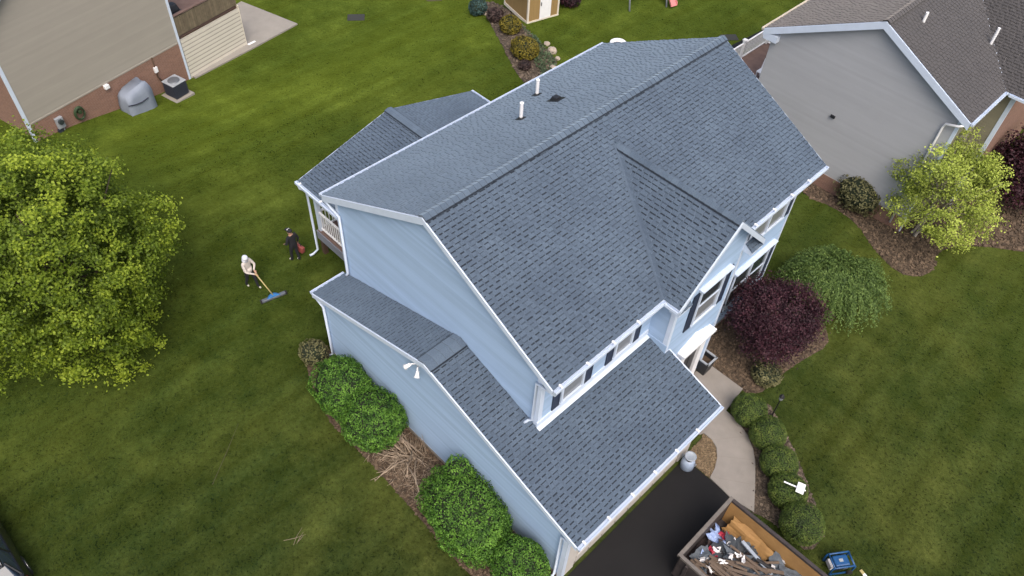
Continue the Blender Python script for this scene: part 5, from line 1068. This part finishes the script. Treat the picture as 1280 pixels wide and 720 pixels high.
# blue machine (air compressor / generator)
p = at(1045, 708); t = thing('generator', (p.x, p.y, 0), 'blue framed portable generator standing on the front lawn', 'generator'); M = Matrix.Translation((p.x, p.y, 0)) @ Matrix.Rotation(.95, 4, 'Z') @ Matrix.Scale(.8, 4)
tube = lambda P_, r, nm, mt: (lambda m: (m.tube([M @ V(q) for q in P_], r, 8), m.build(nm, mt, t, smooth=True)))(MB())
for y in (-.28, .28): tube([(-.42, y, .04), (.42, y, .04), (.46, y, .1), (.46, y, .55), (.4, y, .62), (-.4, y, .62), (-.46, y, .55), (-.46, y, .1), (-.42, y, .04)], .028, 'frame_tube', 'blue_machine')
for x in (-.4, .4): tube([(x, -.28, .62), (x, .28, .62)], .028, 'frame_tube', 'blue_machine')
b = MB(); b.box(-.3, .3, -.22, .22, .42, .6, M); b.build('fuel_tank', 'blue_machine', t, bevel=.05); b = MB(); b.box(-.32, .1, -.2, .2, .08, .4, M); b.build('engine', 'black_plastic', t, bevel=.03); b = MB(); b.box(.12, .34, -.2, .2, .1, .38, M); b.build('alternator', 'steel_grey', t, bevel=.03)
b = MB(); b.box(-.44, -.34, -.18, .18, .2, .45, M); b.build('control_panel', 'paper_white', t, bevel=.01); b = MB(); b.box(-.1, .06, -.06, .06, .601, .615, M); b.build('tank_label', 'ac_top', t)
for y in (-.33, .33): b = MB(); b.tube([M @ V((.36, y - .04, .1)), M @ V((.36, y + .04, .1))], .1, 14); b.build('wheel', 'tyre', t)
# board with yellow end lying on the lawn
p, q = at(1075, 713), at(1091, 733); b = MB(); d = (q - p); d.z = 0; n_ = V((-d.y, d.x, 0)).normalized(); b.obox(V((p.x, p.y, .012)) - n_ * .05 + d * .25, d * 1.6, n_ * .1, V((0, 0, .04))); t = thing('lawn_stake', (p.x, p.y, 0), 'white board with a yellow end lying on the front lawn', 'board'); b.build('shaft', 'white_paint', t, bevel=.006); b = MB(); b.obox(V((p.x, p.y, .01)) - n_ * .052, d * .249, n_ * .104, V((0, 0, .043))); b.build('yellow_end', 'yellow_pole', t, bevel=.006)
# swing set on the far lawn
p = at(787, 14); q = at(833, 9); t = thing('swing_set', (p.x, p.y, gz(p.x, p.y)), 'grey playset frame with a pink slide on the far lawn', 'swing set'); d = (q - p); d.z = 0; L_ = d.length; d.normalize(); n_ = V((-d.y, d.x, 0)); o0 = V((p.x, p.y, gz(p.x, p.y)))
for s in (0, L_):
    for k in (0, 1): m = MB(); f0 = o0 + d * s + n_ * (k * 1.5); m.tube([f0 - V((0, 0, .05)), o0 + d * s + n_ * .75 + V((0, 0, 2.1))], .05, 8); m.build('leg', 'grey_frame', t, smooth=True)
m = MB(); m.tube([o0 - d * .1 + n_ * .75 + V((0, 0, 2.1)), o0 + d * (L_ + .2) + n_ * .75 + V((0, 0, 2.1))], .05, 8); m.build('top_beam', 'grey_frame', t)
for k in (.3, .62):
    c0 = o0 + d * L_ * k + n_ * .75; m = MB(); m.obox(c0 - d * .22 - n_ * .1 + V((0, 0, .5)), d * .44, n_ * .2, V((0, 0, .04))); sw_ = m.build('swing_seat', 'old_board', t)
    for e in (-.2, .2): m = MB(); m.tube([c0 + d * e + V((0, 0, .54)), c0 + d * e + V((0, 0, 2.08))], .012, 5); m.build('chain', 'grey_frame', sw_)
st, en = o0 + d * (L_ + .1) + n_ * .9 + V((0, 0, 1.35)), at(842, 10.5) + V((0, 0, .12)); ax = en - st; sd_ = V((-ax.y, ax.x, 0)).normalized(); m = MB(); m.obox(st - sd_ * .2, ax, sd_ * .4, V((0, 0, .04)))
for s in (-.24, .2): m.obox(st + sd_ * s, ax, sd_ * .04, V((0, 0, .16)))
m.build('slide', 'slide_pink', t, bevel=.01)
# white ring behind the roof: a small wading pool
p = at(772, 59.5); t = thing('ring_planter', (p.x, p.y, gz(p.x, p.y)), 'small round white tub with a dark inside beyond the roof edge', 'tub'); b = MB(); b.lathe((p.x, p.y, gz(p.x, p.y)), [(.42, 0), (.47, .2), (.47, .3), (.43, .33), (.35, .3), (.33, .1), (.05, .08)], 24); b.build('tub_ring', 'white_paint', t, smooth=True); b = MB(); b.lathe((p.x, p.y, gz(p.x, p.y) + .09), [(.32, 0), (.31, .1), (.02, .12)], 20); b.build('soil', 'scrap_brown', t)
# ================================================================== SUV at the lawn edge
def car():
    tl = at(30, 722, 1.05); x1 = tl.x + .15; y1 = tl.y + .12; L_, Wd = 4.7, 1.88; x0 = x1 - L_; y0 = y1 - Wd
    t = thing('parked_car', ((x0 + x1) / 2, (y0 + y1) / 2, 0), 'black estate car with roof rails parked at the edge of the side lawn', 'car'); yc = (y0 + y1) / 2
    def loft(sec, name, mat, bev=.0):
        "sections along x: list of (x, [(halfwidth, z)...])"
        m = MB(); n = len(sec[0][1]) * 2
        for x, pr in sec:
            for hw, z in pr: m.v.append((x, yc - hw, z))
            for hw, z in reversed(pr): m.v.append((x, yc + hw, z))
        for i in range(len(sec) - 1):
            for k in range(n): m.f.append((i * n + k, (i + 1) * n + k, (i + 1) * n + (k + 1) % n, i * n + (k + 1) % n))
        m.f.append(tuple(range(n))); m.f.append(tuple(range((len(sec) - 1) * n + n - 1, (len(sec) - 1) * n - 1, -1))); m.t = [.5] * len(m.f); m.m = [0] * len(m.f)
        bm = bmesh.new(); me = m.mesh(name, mats=(mat,)); bm.from_mesh(me); bmesh.ops.recalc_face_normals(bm, faces=bm.faces[:]); bm.to_mesh(me); bm.free()
        o = bpy.data.objects.new(name, me); COL.objects.link(o); o.parent = t; o.matrix_parent_inverse = WM[t].inverted(); WM[o] = Matrix.Identity(4)
        if bev: bv = o.modifiers.new('b', 'BEVEL'); bv.width = bev; bv.segments = 3; bv.limit_method = 'ANGLE'
        return o
    X = lambda f_: x0 + L_ * f_           # front at 0, rear at 1
    loft([(X(0), [(.62, .35), (.68, .5), (.6, .68)]), (X(.04), [(.85, .25), (.9, .55), (.72, .8)]), (X(.27), [(.93, .22), (.94, .65), (.8, .98)]), (X(.6), [(.93, .22), (.94, .7), (.86, 1.02)]), (X(.93), [(.92, .24), (.93, .7), (.86, 1.03)]), (X(1), [(.8, .4), (.84, .65), (.78, .98)])], 'body', 'car_paint', .05)
    loft([(X(.27), [(.76, .95), (.74, .97)]), (X(.42), [(.8, 1.0), (.62, 1.45)]), (X(.7), [(.82, 1.01), (.64, 1.49)]), (X(.86), [(.82, 1.01), (.62, 1.44)]), (X(.975), [(.76, .99), (.7, 1.03)])], 'cabin_glass', 'car_glass', .03)
    loft([(X(.41), [(.6, 1.44), (.57, 1.475)]), (X(.55), [(.645, 1.485), (.6, 1.525)]), (X(.7), [(.645, 1.495), (.6, 1.535)]), (X(.88), [(.62, 1.42), (.58, 1.47)])], 'roof_panel', 'car_paint', .02)
    for s in (-1, 1):
        for f0, f1 in ((.41, .33), (.56, .56), (.73, .75), (.86, .93)):
            m = MB(); m.tube([(X(f0), yc + s * .645, 1.45), (X(f1), yc + s * .815, 1.02)], .035, 6); m.build('pillar', 'car_paint', t)
        m = MB(); m.tube([(X(.44), yc + s * .58, 1.5), (X(.47), yc + s * .58, 1.57), (X(.82), yc + s * .58, 1.57), (X(.87), yc + s * .58, 1.48)], .018, 8); m.build('roof_rail', 'chrome', t, smooth=True)
        m = MB(); m.box(X(.955), X(1.0) + .012, min(yc + s * .6, yc + s * .9), max(yc + s * .6, yc + s * .9), .72, .97); m.build('tail_light', 'tail_red', t, bevel=.03)
        m = MB(); m.box(X(0) - .0, X(.05), min(yc + s * .55, yc + s * .84), max(yc + s * .55, yc + s * .84), .58, .72); m.build('headlight', 'pane_blind', t, bevel=.03)
        m = MB(); m.box(X(.3), X(.335), min(yc + s * .9, yc + s * 1.08), max(yc + s * .9, yc + s * 1.08), .98, 1.12); m.build('mirror', 'car_paint', t, bevel=.03)
        for f_ in (.19, .8):
            m = MB(); m.tube([(X(f_), yc + s * .74, .33), (X(f_), yc + s * .95, .33)], .33, 22); wh = m.build('wheel', 'tyre', t, bevel=.03); m = MB(); m.tube([(X(f_), yc + s * .94, .33), (X(f_), yc + s * .962, .33)], .21, 18); m.build('rim', 'chrome', wh)
car()
# ================================================================== PEOPLE
def person(loc, rz, label, J, colour, kids):
    "J: dict of joints in local metres, forward +x, left +y"
    t = thing('person', loc, label, 'person', rz=rz); MW = WM[t]
    base = {'pelvis': (0, 0, .93, .135, .115), 'waist': (.01, 0, 1.1, .125, .1), 'chest': (.02, 0, 1.3, .165, .12), 'neck': (.03, 0, 1.47, .06, .06), 'jaw': (.05, 0, 1.54, .07, .075), 'head': (.05, 0, 1.63, .085, .1), 'crown': (.04, 0, 1.7, .065, .075), 'nose': (.155, 0, 1.6, .014, .014),
            'ear_l': (.04, .09, 1.61, .016, .02), 'ear_r': (.04, -.09, 1.61, .016, .02)}
    E_ = [('pelvis', 'waist'), ('waist', 'chest'), ('chest', 'neck'), ('neck', 'jaw'), ('jaw', 'head'), ('head', 'crown'), ('head', 'nose'), ('head', 'ear_l'), ('head', 'ear_r')]
    for s, sg_ in (('l', 1), ('r', -1)):
        base.update({'hip' + s: (0, .1 * sg_, .88, .095, .095), 'knee' + s: (.03, .11 * sg_, .49, .065, .065), 'ankle' + s: (0, .11 * sg_, .09, .045, .045), 'toe' + s: (.16, .12 * sg_, .045, .04, .032), 'sh' + s: (.01, .18 * sg_, 1.4, .075, .075), 'el' + s: (0, .25 * sg_, 1.13, .05, .05), 'wr' + s: (.06, .25 * sg_, .89, .033, .033), 'palm' + s: (.08, .25 * sg_, .82, .038, .022)})
        E_ += [('pelvis', 'hip' + s), ('hip' + s, 'knee' + s), ('knee' + s, 'ankle' + s), ('ankle' + s, 'toe' + s), ('chest', 'sh' + s), ('sh' + s, 'el' + s), ('el' + s, 'wr' + s), ('wr' + s, 'palm' + s)]
    for k, v in J.items(): base[k] = (*v, *base[k][3:])
    for s in 'lr':
        w3, p3 = V(base['wr' + s][:3]), V(base['palm' + s][:3]); d = (p3 - w3).normalized(); sd_ = d.cross(V((0, 0, 1))); sd_ = sd_.normalized() if sd_.length > .1 else V((0, 1, 0)); nn = d.cross(sd_)
        for i, o in enumerate((-.028, -.009, .009, .027)):
            a = p3 + d * .04 + sd_ * o; b1 = a + d * (.04 - abs(i - 1.4) * .006) + nn * .012; c1 = b1 + d * .02 + nn * .03; base[f'f{s}{i}a'] = (*a, .009, .009); base[f'f{s}{i}b'] = (*b1, .008, .008); base[f'f{s}{i}c'] = (*c1, .007, .007); E_ += [('palm' + s, f'f{s}{i}a'), (f'f{s}{i}a', f'f{s}{i}b'), (f'f{s}{i}b', f'f{s}{i}c')]
        a = p3 + sd_ * -.035 - d * .01; b1 = a - sd_ * .025 + d * .03; base[f't{s}a'] = (*a, .011, .011); base[f't{s}b'] = (*b1, .009, .009); E_ += [('palm' + s, f't{s}a'), (f't{s}a', f't{s}b')]
    keys = list(base); me = bpy.data.meshes.new('body'); me.from_pydata([base[k][:3] for k in keys], [(keys.index(a), keys.index(b_)) for a, b_ in E_], [])
    o = bpy.data.objects.new('body_src', me); COL.objects.link(o); o.modifiers.new('skin', 'SKIN'); sv = me.skin_vertices[0].data
    for i, k in enumerate(keys): sv[i].radius = base[k][3:5]; sv[i].use_root = (k == 'pelvis')
    ss = o.modifiers.new('sub', 'SUBSURF'); ss.levels = 2; ss.render_levels = 2
    dg = bpy.context.evaluated_depsgraph_get(); dg.update(); m2 = bpy.data.meshes.new_from_object(o.evaluated_get(dg)); bpy.data.objects.remove(o)
    names = list(dict.fromkeys(colour.values())); m2.materials.clear()
    for n_ in names: m2.materials.append(MT[n_])
    K = {k: V(base[k][:3]) for k in keys}
    reg = {}
    for k in keys:
        r = 'skin'
        if k in ('pelvis', 'hipl', 'hipr', 'kneel', 'kneer'): r = 'legs'
        elif k[:5] == 'ankle': r = 'legs'
        elif k[:3] == 'toe': r = 'shoe'
        elif k in ('waist', 'chest', 'shl', 'shr', 'ell', 'elr', 'wrl', 'wrr'): r = 'top'
        reg[k] = r
    for pl in m2.polygons:
        k = min(keys, key=lambda q: (K[q] - pl.center).length - base[q][3] * .9); pl.material_index = names.index(colour[reg[k]]); pl.use_smooth = True
    o = bpy.data.objects.new('body', m2); COL.objects.link(o); o.parent = t; WM[o] = MW.copy()
    def kid(nm, mb, mt):
        c = bpy.data.objects.new(nm, mb.mesh(nm, smooth=True, mats=(mt,))); COL.objects.link(c); c.parent = t; WM[c] = MW.copy(); return c
    m = MB()
    for s in (-1, 1): m.lathe((.135, .033 * s, 1.63), [(.003, -.01), (.012, 0), (.003, .01)], 8)
    kid('eyes', m, 'cloth_black'); kids(kid, K); return t
def dome(mb, c, r, z0, n=12, sq=(1, 1, 1), steps=6):
    b = len(mb.v); mb.lathe((0, 0, 0), [(max(.001, math.cos(a)), math.sin(a)) for a in [z0 + (1.57 - z0) * i / steps for i in range(steps + 1)]], n)
    for i in range(b, len(mb.v)): v = mb.v[i]; mb.v[i] = (c[0] + v[0] * r * sq[0], c[1] + v[1] * r * sq[1], c[2] + v[2] * r * sq[2])
# worker with the magnetic sweeper
f1 = at(316, 358); bar0, bar1 = at(328, 379), at(357, 367.5); mid = (bar0 + bar1) / 2; dv = mid - f1; rz1 = math.atan2(dv.y, dv.x)
L1 = (Matrix.Rotation(-rz1, 4, 'Z') @ Matrix.Translation(-f1)) @ mid
hx = min(.62, L1.x * .42); grip = V((hx, -.02, .98))
def kids1(kid, K):
    m = MB(); dome(m, (.035, 0, 1.63), .125, -.5, 14, (.95, .9, 1.0)); m.lathe((.0, 0, 1.46), [(.12, 0), (.115, .06), (.1, .12)], 14); kid('hood', m, 'hood_white')
    m = MB(); m.lathe((-.12, .2, .78), [(.06, 0), (.09, .04), (.1, .2), (.08, .24)], 10); kid('tool_pouch', m, 'cloth_black')
    m = MB(); m.lathe((.0, 0, .9), [(.16, 0), (.175, .05), (.17, .2)], 16); kid('shirt_hem', m, 'shirt_pale')
person(f1, rz1, 'worker in a pale hooded top and black trousers pushing a magnetic sweeper', {'wrr': (hx - .09, -.06, 1.0), 'palmr': (hx - .02, -.03, .985), 'elr': (.2, -.24, 1.12), 'wrl': (hx - .2, .08, 1.06), 'palml': (hx - .12, .05, 1.04), 'ell': (.14, .26, 1.14), 'hipl': (0, .1, .88), 'kneel': (.16, .1, .5), 'anklel': (.2, .1, .09), 'toel': (.36, .1, .045), 'kneer': (-.06, -.1, .5), 'ankler': (-.22, -.1, .12), 'toer': (-.08, -.1, .045), 'chest': (.05, 0, 1.3)}, {'top': 'shirt_pale', 'legs': 'cloth_black', 'shoe': 'shoe_pale', 'skin': 'skin'}, kids1)
W1 = Matrix.Translation(f1) @ Matrix.Rotation(rz1, 4, 'Z'); t = thing('magnetic_sweeper', mid, 'wide blue and grey magnetic sweeper on a long yellow handle', 'sweeper')
bd = (bar1 - bar0); bd.z = 0; bl = bd.length; bd.normalize(); bn = V((-bd.y, bd.x, 0))
if bn.dot(mid - f1) > 0: bn = -bn
b = MB(); b.obox(bar0 + V((0, 0, .04)) - bn * .07, bd * bl, bn * .14, V((0, 0, .1))); b.build('magnet_bar', 'steel_grey', t, bevel=.02)
b = MB(); c0 = mid + V((0, 0, .142)); b.hexa([c0 - bd * .3 - bn * .06, c0 + bd * .3 - bn * .06, c0 + bd * .16 + bn * .12, c0 - bd * .16 + bn * .12, c0 - bd * .12 - bn * .03 + V((0, 0, .08)), c0 + bd * .12 - bn * .03 + V((0, 0, .08)), c0 + bd * .07 + bn * .1 + V((0, 0, .08)), c0 - bd * .07 + bn * .1 + V((0, 0, .08))]); b.build('blue_hood', 'sweeper_blue', t, bevel=.015)
b = MB(); b.tube([c0 + V((0, 0, .06)), W1 @ grip + (W1 @ grip - c0) * .05], .024, 10); b.build('handle', 'yellow_pole', t, smooth=True)
for s in (bar0 + V((0, 0, .09)) - bd * .03, bar1 + V((0, 0, .09)) + bd * .03): b = MB(); b.tube([s - bd * .025, s + bd * .025], .09, 16); b.build('wheel', 'tyre', t)
# second worker in black
f2 = at(371, 326); rz2 = math.atan2(*( (at(358, 318) - f2).yx ))
def kids2(kid, K):
    m = MB(); dome(m, (.035, 0, 1.655), .112, 0.0, 14, (1, .92, .85)); m.box(.1, .25, -.07, .07, 1.655, 1.672); c = kid('cap', m, 'cloth_black'); m = MB(); m.obox((.085, -.055, 1.67), (.05, 0, 0), (0, .11, 0), (-.02, 0, .065)); kid('cap_panel', m, 'paper_white')
person(f2, rz2, 'worker in black clothes and a black cap carrying a red bag', {'wrr': (.08, -.3, .86), 'palmr': (.1, -.31, .79), 'elr': (-.03, -.28, 1.12), 'wrl': (.2, .2, .98), 'palml': (.26, .18, .95), 'ell': (.02, .27, 1.12), 'kneel': (.1, .1, .5), 'anklel': (.12, .1, .09), 'toel': (.28, .1, .045), 'kneer': (0, -.1, .5), 'ankler': (-.1, -.1, .1), 'toer': (.05, -.1, .045)}, {'top': 'cloth_black', 'legs': 'cloth_black', 'shoe': 'shoe_pale', 'skin': 'skin'}, kids2)
W2m = Matrix.Translation(f2) @ Matrix.Rotation(rz2, 4, 'Z'); hnd = W2m @ V((.1, -.31, .74)); t = thing('red_bag', W2m @ V((.1, -.36, .3)), 'dull red carrying bag held by the worker in black', 'bag'); X2 = (W2m.to_3x3() @ V((1, 0, 0))); Y2 = W2m.to_3x3() @ V((0, 1, 0))
b = MB(); c0 = hnd - V((0, 0, .5)) - Y2 * .03
b.hexa([c0 - X2 * .22 - Y2 * .1, c0 + X2 * .22 - Y2 * .1, c0 + X2 * .22 + Y2 * .1, c0 - X2 * .22 + Y2 * .1] + [c0 + V((0, 0, .32)) + q for q in (-X2 * .26 - Y2 * .08, X2 * .26 - Y2 * .08, X2 * .26 + Y2 * .08, -X2 * .26 + Y2 * .08)]); b.build('bag_body', 'bag_red', t, bevel=.05)
b = MB(); b.tube([c0 - X2 * .12 + V((0, 0, .3)), c0 - X2 * .08 + V((0, 0, .46)), c0 + V((0, 0, .5)), c0 + X2 * .08 + V((0, 0, .46)), c0 + X2 * .12 + V((0, 0, .3))], .014, 6); b.build('bag_handle', 'cloth_black', t)
